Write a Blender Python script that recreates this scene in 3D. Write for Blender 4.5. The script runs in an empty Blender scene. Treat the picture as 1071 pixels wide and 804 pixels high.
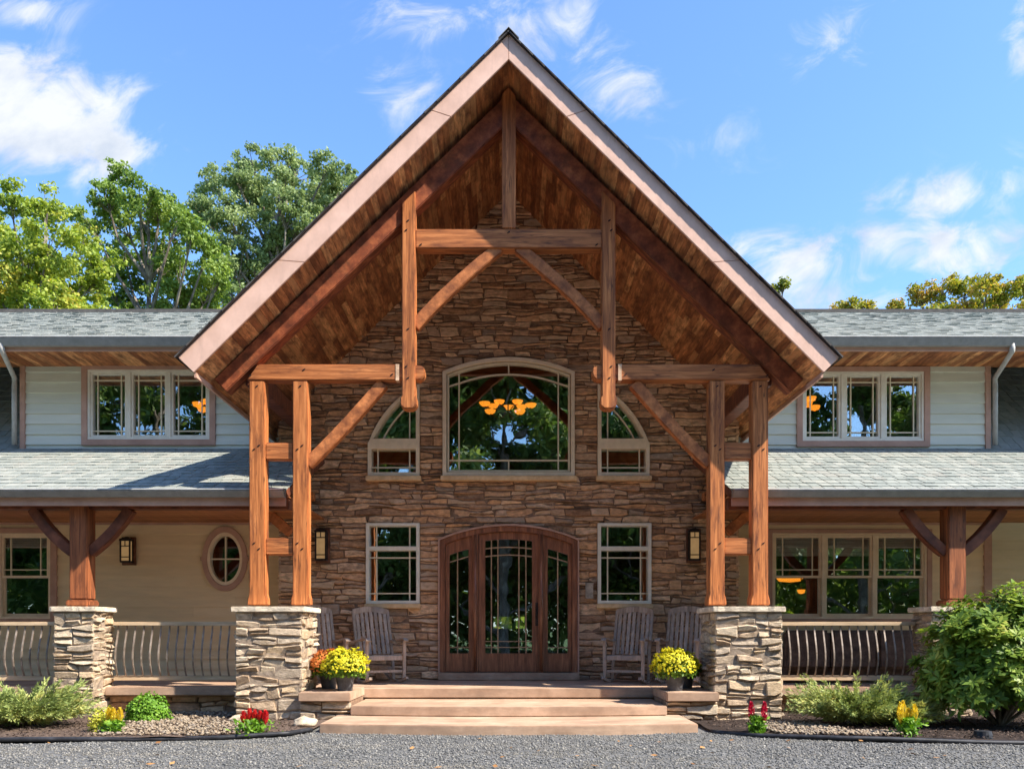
import bpy, bmesh, math, random
import numpy as np
from mathutils import Vector, Matrix, noise
random.seed(7); RNG = np.random.default_rng(7)
R = math.radians
scene = bpy.context.scene
COL = scene.collection
# ---------------------------------------------------------------- survey constants
F, CX, HY, H0 = 860.0, 532.0, 660.0, 1.18      # focal (px), house axis, eye level, eye height
def X(px, D): return (px - CX) * D / F
def Z(py, D): return H0 + (HY - py) * D / F
def GD(py): return H0 * F / (py - HY)           # distance of a ground point
DW, DT, DR = 13.65, 10.93, 10.42                # stone wall, truss, rake edge
DWING, DEAVE = 14.1, 11.24

# ---------------------------------------------------------------- materials
MATS = {}
def nt_new(name):
    m = bpy.data.materials.new(name); m.use_nodes = True
    nt = m.node_tree; nt.nodes.clear()
    out = nt.nodes.new('ShaderNodeOutputMaterial')
    return m, nt, out
def N(nt, typ, **kw):
    n = nt.nodes.new(typ)
    for k, v in kw.items():
        if k.startswith('i_'):
            n.inputs[k[2:].replace('_', ' ')].default_value = v
        else: setattr(n, k, v)
    return n
def ramp(nt, stops, interp='LINEAR'):
    r = nt.nodes.new('ShaderNodeValToRGB'); cr = r.color_ramp; cr.interpolation = interp
    while len(cr.elements) < len(stops): cr.elements.new(0.5)
    for e, (p, c) in zip(cr.elements, stops):
        e.position = p; e.color = (c[0], c[1], c[2], 1)
    return r
def coords(nt, scale=(1,1,1), rot=(0,0,0)):
    t = nt.nodes.new('ShaderNodeNewGeometry')
    m = nt.nodes.new('ShaderNodeMapping'); m.inputs['Scale'].default_value = scale
    m.inputs['Rotation'].default_value = rot
    nt.links.new(t.outputs['Position'], m.inputs['Vector']); return m.outputs['Vector']
def mat(name, stops, rough=.7, island=True, nscale=(8,8,8), ndetail=5, namt=.35, bump=.3, bscale=(60,60,60),
        bdist=.004, spec=.3, checks=None, blotch=None, metal=0, objco=False, rot=(0,0,0)):
    """island-random palette + noise value variation + bump"""
    m, nt, out = nt_new(name); L = nt.links.new
    p = N(nt, 'ShaderNodeBsdfPrincipled'); p.inputs['Roughness'].default_value = rough
    p.inputs['Specular IOR Level'].default_value = spec; p.inputs['Metallic'].default_value = metal
    L(p.outputs[0], out.inputs[0])
    if objco:
        tc = N(nt, 'ShaderNodeTexCoord'); mp = N(nt, 'ShaderNodeMapping'); mp.inputs['Scale'].default_value = nscale
        L(tc.outputs['Object'], mp.inputs[0]); vec = mp.outputs[0]
    else: vec = coords(nt, nscale, rot)
    nz = N(nt, 'ShaderNodeTexNoise', i_Scale=1.0, i_Detail=ndetail, i_Roughness=.65); L(vec, nz.inputs['Vector'])
    if island:
        g = N(nt, 'ShaderNodeNewGeometry')
        # island random nudged by noise
        a = N(nt, 'ShaderNodeMath', operation='MULTIPLY_ADD'); L(nz.outputs['Fac'], a.inputs[0]); a.inputs[1].default_value = .3
        L(g.outputs['Random Per Island'], a.inputs[2])
        s = N(nt, 'ShaderNodeMath', operation='SUBTRACT'); L(a.outputs[0], s.inputs[0]); s.inputs[1].default_value = .15
        fac = s.outputs[0]
    else:
        mr = N(nt, 'ShaderNodeMapRange'); L(nz.outputs['Fac'], mr.inputs[0]); mr.inputs[1].default_value = .3; mr.inputs[2].default_value = .7
        fac = mr.outputs[0]
    rp = ramp(nt, stops); L(fac, rp.inputs[0]); c = rp.outputs[0]
    hsv = N(nt, 'ShaderNodeHueSaturation'); L(c, hsv.inputs['Color'])
    mr2 = N(nt, 'ShaderNodeMapRange'); L(nz.outputs['Fac'], mr2.inputs[0]); mr2.inputs[1].default_value = .3; mr2.inputs[2].default_value = .7
    mr2.inputs[3].default_value = 1 - namt; mr2.inputs[4].default_value = 1 + namt; L(mr2.outputs[0], hsv.inputs['Value'])
    c = hsv.outputs[0]
    if blotch:
        bc, bsc, lo, hi = blotch
        nb = N(nt, 'ShaderNodeTexNoise', i_Scale=1.0, i_Detail=6, i_Roughness=.7); L(coords(nt, bsc), nb.inputs['Vector'])
        mb_ = N(nt, 'ShaderNodeMapRange'); L(nb.outputs['Fac'], mb_.inputs[0]); mb_.inputs[1].default_value = lo; mb_.inputs[2].default_value = hi
        mx = N(nt, 'ShaderNodeMix', data_type='RGBA'); L(mb_.outputs[0], mx.inputs['Factor']); L(c, mx.inputs['A'])
        mx.inputs['B'].default_value = (*bc, 1); c = mx.outputs['Result']
    if checks:
        nb = N(nt, 'ShaderNodeTexNoise', i_Scale=1.0, i_Detail=4, i_Roughness=.55); L(coords(nt, checks), nb.inputs['Vector'])
        a_ = N(nt, 'ShaderNodeMath', operation='SUBTRACT'); L(nb.outputs['Fac'], a_.inputs[0]); a_.inputs[1].default_value = .5
        b_ = N(nt, 'ShaderNodeMath', operation='ABSOLUTE'); L(a_.outputs[0], b_.inputs[0])
        mb_ = N(nt, 'ShaderNodeMapRange'); L(b_.outputs[0], mb_.inputs[0]); mb_.inputs[1].default_value = .004; mb_.inputs[2].default_value = .016; mb_.inputs[3].default_value = .75; mb_.inputs[4].default_value = 0
        nk = N(nt, 'ShaderNodeTexNoise', i_Scale=2.2, i_Detail=3); L(coords(nt), nk.inputs['Vector'])
        mk = N(nt, 'ShaderNodeMapRange'); L(nk.outputs['Fac'], mk.inputs[0]); mk.inputs[1].default_value = .45; mk.inputs[2].default_value = .6
        mu_ = N(nt, 'ShaderNodeMath', operation='MULTIPLY'); L(mb_.outputs[0], mu_.inputs[0]); L(mk.outputs[0], mu_.inputs[1])
        mx = N(nt, 'ShaderNodeMix', data_type='RGBA'); L(mu_.outputs[0], mx.inputs['Factor']); L(c, mx.inputs['A']); mx.inputs['B'].default_value = (.05,.018,.01,1); c = mx.outputs['Result']
    L(c, p.inputs['Base Color'])
    if bump:
        nb = N(nt, 'ShaderNodeTexNoise', i_Scale=1.0, i_Detail=6, i_Roughness=.7); L(coords(nt, bscale, rot), nb.inputs['Vector'])
        b = N(nt, 'ShaderNodeBump', i_Strength=bump, i_Distance=bdist); L(nb.outputs['Fac'], b.inputs['Height']); L(b.outputs[0], p.inputs['Normal'])
    MATS[name] = m; return m
mat('wall_stone', [(0,(.27,.145,.08)),(.2,(.47,.26,.14)),(.45,(.66,.37,.195)),(.6,(.52,.325,.20)),(.8,(.80,.51,.30)),(1,(.36,.26,.19))],
    nscale=(9,9,22), namt=.45, bump=.8, bscale=(22,22,50), bdist=.02, rough=.85, spec=.2, blotch=((.58,.34,.20),(3,3,6),.5,.8))  # browner than the pillars: warm light bounced off the wood is in the palette
mat('pillar_stone', [(0,(.33,.225,.14)),(.25,(.51,.385,.26)),(.45,(.43,.335,.24)),(.65,(.58,.46,.32)),(.85,(.56,.40,.24)),(1,(.38,.295,.215))],
    nscale=(10,10,20), namt=.4, bump=.8, bscale=(25,25,50), bdist=.02, rough=.85, spec=.2, blotch=((.36,.30,.24),(6,6,12),.55,.8))
mat('mortar', [(0,(.20,.12,.075)),(1,(.30,.185,.115))], island=False, rough=.95)
mat('pillar_mortar', [(0,(.24,.18,.13)),(1,(.34,.26,.19))], island=False, rough=.95, nscale=(20,20,20))
mat('timber_upright', [(0,(.33,.10,.03)),(.5,(.47,.155,.045)),(1,(.60,.23,.075))], island=False, nscale=(26,26,1.2), namt=.3, bump=.35,
    bscale=(90,90,4), bdist=.004, rough=.55, blotch=((.16,.05,.022),(9,9,1.6),.52,.68), checks=(11,11,.5))
mat('timber_cross', [(0,(.33,.10,.03)),(.5,(.45,.15,.045)),(1,(.56,.21,.07))], island=False, nscale=(1.2,26,26), namt=.3, bump=.35,
    bscale=(4,90,90), bdist=.004, rough=.55, blotch=((.16,.05,.022),(1.6,9,9),.5,.68), checks=(.5,11,11))
mat('timber_slant_shaded', [(0,(.15,.038,.017)),(.5,(.25,.065,.026)),(1,(.38,.115,.042))], island=False, nscale=(5,20,5), namt=.3, bump=.3,
    bscale=(30,60,30), bdist=.004, rough=.55, blotch=((.13,.045,.02),(5,9,5),.52,.7))  # rafter timber with the shade under the roof put into its colour
mat('timber_upright_shaded', [(0,(.19,.058,.023)),(.5,(.28,.088,.032)),(1,(.37,.125,.045))], island=False, nscale=(26,26,1.2), namt=.3, bump=.35,
    bscale=(90,90,4), bdist=.004, rough=.6, blotch=((.12,.04,.02),(9,9,1.6),.52,.68), checks=(11,11,.5))  # darker copy of the upright timber, porch shade painted into the palette
mat('timber_brace', [(0,(.27,.08,.027)),(.5,(.40,.13,.04)),(1,(.52,.185,.06))], island=False, nscale=(7,20,7), namt=.3, bump=.3,
    bscale=(30,60,30), bdist=.004, rough=.6, blotch=((.16,.05,.022),(5,9,5),.52,.7))
mat('timber_dark', [(0,(.10,.033,.018)),(.5,(.16,.05,.025)),(1,(.21,.07,.034))], island=False, nscale=(5,20,5), namt=.3, bump=.3,
    bscale=(30,60,30), bdist=.004, rough=.5)
mat('end_grain', [(0,(.55,.34,.20)),(1,(.68,.46,.30))], island=False, rough=.75)
mat('peg', [(0,(.02,.008,.005)),(1,(.04,.015,.01))], island=False)
mat('ceiling_board', [(0,(.24,.08,.03)),(.3,(.40,.15,.055)),(.6,(.54,.225,.085)),(.85,(.66,.32,.13)),(1,(.30,.11,.042))], nscale=(22,3,22),
    namt=.55, bump=.4, bscale=(90,9,90), rough=.7, blotch=((.15,.055,.025),(8,3.0,8),.46,.68))
mat('porch_ceiling', [(0,(.26,.09,.035)),(.5,(.36,.14,.055)),(1,(.46,.20,.08))], nscale=(24,1.0,24), namt=.3, bump=.2, rough=.55)
mat('fascia', [(0,(.70,.44,.33)),(1,(.78,.51,.395))], island=False, nscale=(3,3,3), namt=.08, bump=.1, rough=.55, blotch=((.60,.38,.29),(5,5,1.5),.5,.75))
mat('trim', [(0,(.46,.26,.185)),(1,(.52,.31,.225))], island=False, nscale=(3,3,3), namt=.1, bump=.1, rough=.6)
mat('gutter', [(0,(.235,.23,.215)),(1,(.28,.27,.25))], island=False, namt=.08, bump=0, rough=.45)
mat('gutter_lip', [(0,(.5,.49,.46)),(1,(.6,.58,.55))], island=False, namt=.08, bump=0, rough=.4)
mat('downspout', [(0,(.42,.40,.36)),(1,(.48,.46,.42))], island=False, namt=.08, bump=0, rough=.45)
mat('siding_upper', [(0,(.64,.63,.51)),(1,(.71,.69,.57))], nscale=(1.5,1.5,10), namt=.06, bump=.15, bscale=(4,4,60), rough=.7)
mat('siding_lower', [(0,(.76,.57,.34)),(1,(.82,.63,.39))], nscale=(1.5,1.5,10), namt=.07, bump=.15, bscale=(4,4,60), rough=.7)  # same siding as above, with warm bounced light put into the colour
mat('frame_tan', [(0,(.80,.63,.43)),(1,(.85,.68,.48))], island=False, namt=.06, bump=0, rough=.5)
mat('frame_light', [(0,(.78,.70,.57)),(1,(.82,.75,.62))], island=False, namt=.05, bump=0, rough=.5)
mat('muntin_tan', [(0,(.74,.62,.42)),(1,(.78,.66,.46))], island=False, namt=.05, bump=0, rough=.5)
mat('sill_stone', [(0,(.68,.42,.21)),(1,(.78,.53,.29))], island=False, namt=.12, rough=.7)
mat('door_wood', [(0,(.18,.065,.03)),(.5,(.27,.10,.048)),(1,(.37,.15,.07))], island=False, nscale=(22,22,2), namt=.3, bump=.15, bscale=(70,70,5), rough=.35, spec=.5)
mat('door_caming', [(0,(.36,.22,.12)),(1,(.42,.27,.16))], island=False, rough=.35)
mat('shingle', [(0,(.225,.24,.215)),(.3,(.255,.27,.24)),(.6,(.28,.29,.255)),(.85,(.315,.32,.28)),(1,(.275,.27,.235))], nscale=(10,10,10), namt=.10, bump=.6, bscale=(180,180,180),
    bdist=.004, rough=.95, spec=.1)
mat('shingle_dark', [(0,(.07,.06,.055)),(1,(.13,.12,.11))], nscale=(10,10,10), namt=.2, bump=.5, rough=.95, spec=.1)
mat('slab_stone', [(0,(.36,.225,.145)),(.5,(.45,.295,.195)),(1,(.54,.37,.255))], island=False, nscale=(2.2,2.2,2.2), ndetail=9, namt=.12, bump=.5, bscale=(45,45,45), bdist=.004, rough=.85,
    blotch=((.26,.175,.12),(1.6,3.5,7),.46,.82))
mat('cap_stone', [(0,(.62,.50,.36)),(1,(.76,.64,.48))], island=False, nscale=(8,8,14), namt=.25, bump=.8, bscale=(25,25,40), bdist=.02, rough=.9)
mat('cast_metal', [(0,(.25,.195,.15)),(1,(.36,.29,.23))], island=False, bump=.1, rough=.4, metal=.3)
mat('rail_wood', [(0,(.52,.37,.22)),(1,(.62,.46,.29))], island=False, nscale=(2,20,20), namt=.2, rough=.6)
mat('chair_wood', [(0,(.30,.20,.14)),(.5,(.40,.29,.21)),(1,(.50,.37,.28))], nscale=(30,30,3), namt=.3, bump=.3, bscale=(90,90,10), rough=.75, objco=False,
    blotch=((.28,.24,.215),(5,5,3),.5,.7))
mat('pot', [(0,(.055,.055,.06)),(1,(.09,.09,.095))], island=False, bump=.1, rough=.4)
mat('black_metal', [(0,(.02,.016,.014)),(1,(.045,.03,.024))], island=False, bump=.1, rough=.45, metal=.3)
mat('bronze', [(0,(.14,.055,.03)),(1,(.20,.085,.045))], island=False, bump=.1, rough=.5, metal=.2)
mat('black_plastic', [(0,(.018,.018,.02)),(1,(.035,.035,.04))], island=False, bump=.2, rough=.5)
mat('sofa_brown', [(0,(.075,.045,.03)),(1,(.11,.07,.048))], island=False, bump=.3, rough=.85)
mat('mailbox', [(0,(.32,.26,.20)),(1,(.40,.33,.26))], island=False, bump=.1, rough=.5)
mat('interior', [(0,(.13,.10,.075)),(1,(.19,.15,.11))], island=False, nscale=(2,2,2), bump=0, rough=.9)
mat('blind', [(0,(.75,.72,.62)),(1,(.85,.82,.72))], island=False, nscale=(1,1,30), namt=.15, bump=0, rough=.9)
mat('gravel', [(0,(.06,.06,.06)),(.35,(.115,.115,.11)),(.7,(.185,.18,.17)),(1,(.31,.29,.255))], nscale=(30,30,30), namt=.25, bump=.4, rough=.9, bscale=(90,90,90), blotch=((.22,.195,.155),(.5,2.2,1),.45,.8))
mat('pea_stone', [(0,(.14,.10,.065)),(.35,(.24,.175,.115)),(.7,(.34,.27,.19)),(1,(.19,.155,.125))], nscale=(30,30,30), namt=.25, bump=.2, rough=.8)
mat('mulch', [(0,(.035,.022,.016)),(.5,(.075,.048,.034)),(1,(.14,.095,.07))], nscale=(30,30,30), namt=.4, bump=.8, bscale=(60,60,60), bdist=.02, rough=.95)
mat('bark', [(0,(.10,.075,.055)),(.5,(.18,.145,.11)),(1,(.27,.225,.18))], island=False, nscale=(6,6,2), namt=.4, bump=.8, bscale=(14,14,4), bdist=.03, rough=.95)
mat('grass', [(0,(.045,.085,.02)),(1,(.09,.14,.035))], island=False, nscale=(.8,.8,.8), namt=.4, bump=.6, bscale=(40,40,40), bdist=.03, rough=.95)
mat('dry_leaf', [(0,(.20,.09,.03)),(1,(.42,.22,.08))], rough=.8)

def leafmat(name, stops, trans=.35, rough=.55, nscale=.6, spec=.3):
    m, nt, out = nt_new(name); L = nt.links.new
    g = N(nt, 'ShaderNodeNewGeometry')
    nz = N(nt, 'ShaderNodeTexNoise', i_Scale=nscale, i_Detail=3); L(g.outputs['Position'], nz.inputs['Vector'])
    a = N(nt, 'ShaderNodeMath', operation='MULTIPLY_ADD'); L(nz.outputs['Fac'], a.inputs[0]); a.inputs[1].default_value = 1.5
    b = N(nt, 'ShaderNodeMath', operation='MULTIPLY_ADD'); L(g.outputs['Random Per Island'], b.inputs[0]); b.inputs[1].default_value = .55; b.inputs[2].default_value = -.52
    L(b.outputs[0], a.inputs[2])
    rp = ramp(nt, stops); L(a.outputs[0], rp.inputs[0])
    p = N(nt, 'ShaderNodeBsdfPrincipled'); p.inputs['Roughness'].default_value = rough; p.inputs['Specular IOR Level'].default_value = spec
    L(rp.outputs[0], p.inputs['Base Color'])
    t = N(nt, 'ShaderNodeBsdfTranslucent'); h = N(nt, 'ShaderNodeHueSaturation', i_Value=1.3, i_Saturation=1.1); L(rp.outputs[0], h.inputs['Color']); L(h.outputs[0], t.inputs['Color'])
    mx = N(nt, 'ShaderNodeMixShader'); mx.inputs[0].default_value = trans; L(p.outputs[0], mx.inputs[1]); L(t.outputs[0], mx.inputs[2]); L(mx.outputs[0], out.inputs[0])
    MATS[name] = m; return m
leafmat('leaf_green', [(0,(.09,.15,.03)),(.5,(.20,.29,.055)),(1,(.36,.43,.09))])
leafmat('leaf_yellow', [(0,(.14,.20,.03)),(.45,(.28,.36,.05)),(.8,(.45,.47,.08)),(1,(.58,.44,.08))])
leafmat('leaf_grey', [(0,(.13,.18,.07)),(.5,(.25,.32,.12)),(1,(.40,.45,.19))])
leafmat('leaf_autumn', [(0,(.12,.17,.03)),(.4,(.27,.29,.04)),(.7,(.44,.34,.06)),(1,(.54,.28,.06))])
leafmat('leaf_dark', [(0,(.03,.07,.015)),(.5,(.11,.19,.04)),(1,(.34,.42,.11))], nscale=.4)
leafmat('rhododendron', [(0,(.06,.12,.015)),(.5,(.17,.26,.03)),(.85,(.34,.41,.06)),(1,(.50,.46,.10))], trans=.3, rough=.5, nscale=2.5, spec=.3)
leafmat('juniper', [(0,(.17,.23,.07)),(.5,(.33,.39,.12)),(.85,(.52,.51,.16)),(1,(.66,.54,.17))], trans=.2, nscale=4)
leafmat('boxwood', [(0,(.07,.17,.015)),(.6,(.17,.33,.03)),(1,(.30,.45,.05))], trans=.3, nscale=5)
leafmat('lime_leaf', [(0,(.30,.36,.03)),(.5,(.50,.50,.05)),(1,(.65,.58,.10))], trans=.3, nscale=5)
leafmat('mum_leaf', [(0,(.05,.12,.012)),(.6,(.12,.22,.02)),(1,(.22,.32,.04))], trans=.25, nscale=6)
leafmat('mum_yellow', [(0,(.50,.47,.02)),(.5,(.70,.63,.03)),(1,(.82,.74,.06))], trans=.25, nscale=6)
leafmat('mum_orange', [(0,(.42,.11,.03)),(.5,(.60,.20,.05)),(1,(.72,.32,.09))], trans=.25, nscale=6)
leafmat('red_plume', [(0,(.50,.012,.02)),(.6,(.72,.03,.035)),(1,(.80,.10,.05))], trans=.2, nscale=8)
leafmat('crimson_plume', [(0,(.38,.004,.03)),(.6,(.55,.01,.05)),(1,(.66,.04,.08))], trans=.2, nscale=8)
leafmat('yellow_plume', [(0,(.68,.45,.03)),(.6,(.85,.66,.06)),(1,(.9,.76,.16))], trans=.2, nscale=8)

def glassmat(name, refl=.30, tint=(.93,.95,.95)):
    m, nt, out = nt_new(name); L = nt.links.new
    gl = N(nt, 'ShaderNodeBsdfGlossy', i_Roughness=.0); gl.inputs['Color'].default_value = (.95,1,1,1)
    tr = N(nt, 'ShaderNodeBsdfTransparent'); tr.inputs['Color'].default_value = (*tint,1)
    nz = N(nt, 'ShaderNodeTexNoise', i_Scale=1.6, i_Detail=2); L(coords(nt), nz.inputs['Vector'])
    b = N(nt, 'ShaderNodeBump', i_Strength=.12, i_Distance=.02); L(nz.outputs['Fac'], b.inputs['Height']); L(b.outputs[0], gl.inputs['Normal'])
    mx = N(nt, 'ShaderNodeMixShader'); mx.inputs[0].default_value = refl; L(tr.outputs[0], mx.inputs[1]); L(gl.outputs[0], mx.inputs[2]); L(mx.outputs[0], out.inputs[0])
    MATS[name] = m
glassmat('glass', .24)
def emit(name, col, st, base=(.8,.6,.3)):
    m, nt, out = nt_new(name)
    p = N(nt, 'ShaderNodeBsdfPrincipled'); p.inputs['Base Color'].default_value = (*base,1)
    p.inputs['Emission Color'].default_value = (*col,1); p.inputs['Emission Strength'].default_value = st; p.inputs['Roughness'].default_value = .4
    nz = N(nt, 'ShaderNodeTexNoise', i_Scale=14.0, i_Detail=3); r = ramp(nt, [(.3,tuple(c*.75 for c in base)),(.7,base)])
    nt.links.new(coords(nt), nz.inputs['Vector']); nt.links.new(nz.outputs[0], r.inputs[0]); nt.links.new(r.outputs[0], p.inputs['Base Color'])
    nt.links.new(p.outputs[0], out.inputs[0]); MATS[name] = m
emit('lamp_shade', (1.0,.30,.02), .85, (.85,.42,.08))
emit('lantern_glass', (1,.6,.25), .10, (.36,.24,.11))

def groundmat(name, stops, vscale, bumpd):
    m, nt, out = nt_new(name); L = nt.links.new
    v = N(nt, 'ShaderNodeTexVoronoi', i_Scale=vscale); c = coords(nt); L(c, v.inputs['Vector'])
    sp = N(nt, 'ShaderNodeSeparateColor'); L(v.outputs['Color'], sp.inputs[0])
    rp = ramp(nt, stops); L(sp.outputs[0], rp.inputs[0])
    nz = N(nt, 'ShaderNodeTexNoise', i_Scale=1.0, i_Detail=4); L(coords(nt,(.35,1.6,1)), nz.inputs['Vector'])
    h = N(nt, 'ShaderNodeHueSaturation'); mr = N(nt, 'ShaderNodeMapRange'); L(nz.outputs[0], mr.inputs[0]); mr.inputs[1].default_value = .3; mr.inputs[2].default_value = .7
    mr.inputs[3].default_value = .85; mr.inputs[4].default_value = 1.12; L(mr.outputs[0], h.inputs['Value']); L(rp.outputs[0], h.inputs['Color'])
    p = N(nt, 'ShaderNodeBsdfPrincipled'); p.inputs['Roughness'].default_value = .9; L(h.outputs[0], p.inputs['Base Color'])
    b = N(nt, 'ShaderNodeBump', i_Strength=.8, i_Distance=bumpd, invert=True); L(v.outputs['Distance'], b.inputs['Height']); L(b.outputs[0], p.inputs['Normal'])
    L(p.outputs[0], out.inputs[0]); MATS[name] = m
groundmat('gravel_ground', [(0,(.06,.06,.06)),(.5,(.115,.115,.11)),(1,(.21,.20,.185))], 60, .012)

# ---------------------------------------------------------------- object helpers
WORLD = {}
def wloc(o): return WORLD.get(o.name, Vector((0,0,0)))
def link(o, parent, c):
    COL.objects.link(o); WORLD[o.name] = Vector(c)
    if parent is not None:
        o.parent = parent; o.location = Vector(c) - wloc(parent)
    else: o.location = c
def tag(o, label=None, cat=None, group=None, kind=None):
    if label: o['label'] = label
    if cat: o['category'] = cat
    if group: o['group'] = group
    if kind: o['kind'] = kind
    return o
def empty(name, loc, label=None, cat=None, group=None):
    o = bpy.data.objects.new(name, None); o.empty_display_size = .2; link(o, None, Vector(loc)); return tag(o, label, cat, group)
class MB:
    def __init__(s): s.v = []; s.f = []; s.smooth = False
    def add(s, vs, fs):
        n = len(s.v); s.v += [tuple(p) for p in vs]; s.f += [tuple(i + n for i in f) for f in fs]; return s
    def box(s, x0, x1, y0, y1, z0, z1):
        vs = [(x0,y0,z0),(x1,y0,z0),(x1,y1,z0),(x0,y1,z0),(x0,y0,z1),(x1,y0,z1),(x1,y1,z1),(x0,y1,z1)]
        return s.add(vs, [(0,3,2,1),(4,5,6,7),(0,1,5,4),(1,2,6,5),(2,3,7,6),(3,0,4,7)])
    def prism(s, poly, y0, y1):          # poly in xz, extruded along y
        n = len(poly); vs = [(p[0],y0,p[1]) for p in poly] + [(p[0],y1,p[1]) for p in poly]
        fs = [tuple(range(n)), tuple(range(2*n-1, n-1, -1))] + [((i+1)%n, i, n+i, n+(i+1)%n) for i in range(n)]
        return s.add(vs, fs)
    def prismz(s, poly, z0, z1):
        n = len(poly); vs = [(p[0],p[1],z0) for p in poly] + [(p[0],p[1],z1) for p in poly]
        fs = [tuple(range(n-1,-1,-1)), tuple(range(n, 2*n))] + [(i, (i+1)%n, n+(i+1)%n, n+i) for i in range(n)]
        return s.add(vs, fs)
    def ring(s, outer, inner, y0, y1):
        n = len(outer)
        vs = [(p[0],y0,p[1]) for p in outer] + [(p[0],y0,p[1]) for p in inner] + [(p[0],y1,p[1]) for p in outer] + [(p[0],y1,p[1]) for p in inner]
        fs = []
        for i in range(n):
            j = (i+1) % n
            fs += [(i,j,n+j,n+i), (2*n+j,2*n+i,3*n+i,3*n+j), (j,i,2*n+i,2*n+j), (n+i,n+j,3*n+j,3*n+i)]
        return s.add(vs, fs)
    def bar(s, p0, p1, w, t, up=(0,0,1)):      # rectangular bar, w across (side), t along 'up'
        p0 = Vector(p0); p1 = Vector(p1); d = (p1-p0).normalized(); sd = d.cross(Vector(up))
        if sd.length < 1e-4: sd = Vector((1,0,0))
        sd.normalize(); u = sd.cross(d).normalized(); sd *= w/2; u *= t/2
        vs = [p0-sd-u, p0+sd-u, p0+sd+u, p0-sd+u, p1-sd-u, p1+sd-u, p1+sd+u, p1-sd+u]
        return s.add(vs, [(0,3,2,1),(4,5,6,7),(0,1,5,4),(1,2,6,5),(2,3,7,6),(3,0,4,7)])
    def tube(s, pts, r, seg=8, cap=True):
        pts = [Vector(p) for p in pts]; n = len(pts); rs = r if isinstance(r, (list,tuple)) else [r]*n
        base = len(s.v); prev = None
        for i, p in enumerate(pts):
            d = (pts[min(i+1,n-1)] - pts[max(i-1,0)]).normalized()
            if prev is None:
                a = Vector((0,0,1)) if abs(d.z) < .9 else Vector((1,0,0)); u = d.cross(a).normalized()
            else: u = (prev - d*prev.dot(d)).normalized()
            prev = u; w = d.cross(u)
            for k in range(seg):
                an = 2*math.pi*k/seg; q = p + (u*math.cos(an) + w*math.sin(an))*rs[i]; s.v.append(tuple(q))
        for i in range(n-1):
            for k in range(seg):
                a = base+i*seg+k; b = base+i*seg+(k+1)%seg; s.f.append((a,b,b+seg,a+seg))
        if cap:
            s.f.append(tuple(base+k for k in range(seg-1,-1,-1))); s.f.append(tuple(base+(n-1)*seg+k for k in range(seg)))
        return s
    def lathe(s, prof, c=(0,0,0), seg=20, sx=1, sy=1):
        base = len(s.v)
        for r, z in prof:
            for k in range(seg):
                an = 2*math.pi*k/seg; s.v.append((c[0]+r*sx*math.cos(an), c[1]+r*sy*math.sin(an), c[2]+z))
        for i in range(len(prof)-1):
            for k in range(seg):
                a = base+i*seg+k; b = base+i*seg+(k+1)%seg; s.f.append((a,b,b+seg,a+seg))
        return s
    def build(s, name, m, parent=None, bevel=0, smooth=False):
        v = np.array(s.v, dtype=float); c = (v.min(0)+v.max(0))/2
        if parent is None: c[2] = v[:,2].min()
        me = bpy.data.meshes.new(name); me.from_pydata([tuple(p) for p in (v-c)], [], s.f); me.materials.append(MATS[m] if isinstance(m,str) else m)
        bm = bmesh.new(); bm.from_mesh(me); bmesh.ops.recalc_face_normals(bm, faces=bm.faces)
        if bevel:
            es = [e for e in bm.edges if len(e.link_faces) == 2 and e.calc_face_angle(0) > .5]
            try: bmesh.ops.bevel(bm, geom=es, offset=bevel, segments=2, affect='EDGES', clamp_overlap=True)
            except Exception: pass
        bm.to_mesh(me); bm.free()
        if smooth: me.polygons.foreach_set('use_smooth', [True]*len(me.polygons))
        o = bpy.data.objects.new(name, me); link(o, parent, Vector(c)); return o
def raw(name, V, Fc, m, parent=None, nv=4, origin=None):
    """fast numpy mesh of n-gons"""
    V = np.asarray(V, dtype=np.float32); Fc = np.asarray(Fc, dtype=np.int32)
    c = (V.min(0)+V.max(0))/2 if origin is None else np.array(origin)
    if parent is None and origin is None: c = np.array([c[0],c[1],V[:,2].min()])
    V = V - c
    me = bpy.data.meshes.new(name); me.vertices.add(len(V)); me.vertices.foreach_set('co', V.astype(np.float32).ravel())
    me.loops.add(Fc.size); me.loops.foreach_set('vertex_index', Fc.ravel())
    me.polygons.add(len(Fc)); me.polygons.foreach_set('loop_start', np.arange(0, Fc.size, Fc.shape[1], dtype=np.int32))
    me.update(calc_edges=True); me.materials.append(MATS[m])
    o = bpy.data.objects.new(name, me); link(o, parent, Vector([float(t) for t in c])); return o
def copy_tree(o, parent=None, loc=None):
    c = o.copy(); COL.objects.link(c)
    if parent is not None: c.parent = parent
    if loc is not None: c.location = loc
    for ch in [k for k in bpy.data.objects if k.parent == o]: copy_tree(ch, c)
    return c

# ---------------------------------------------------------------- house root
house = empty('timber_frame_house', (0,DW,0), 'large stone and siding house with a steep timber-trussed entrance gable and shingled wings', 'house')

# ---- openings (x0,x1,z0,z1,kind)
def mirror(a): return [(-q[1], -q[0]) + tuple(q[2:]) for q in a]
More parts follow.
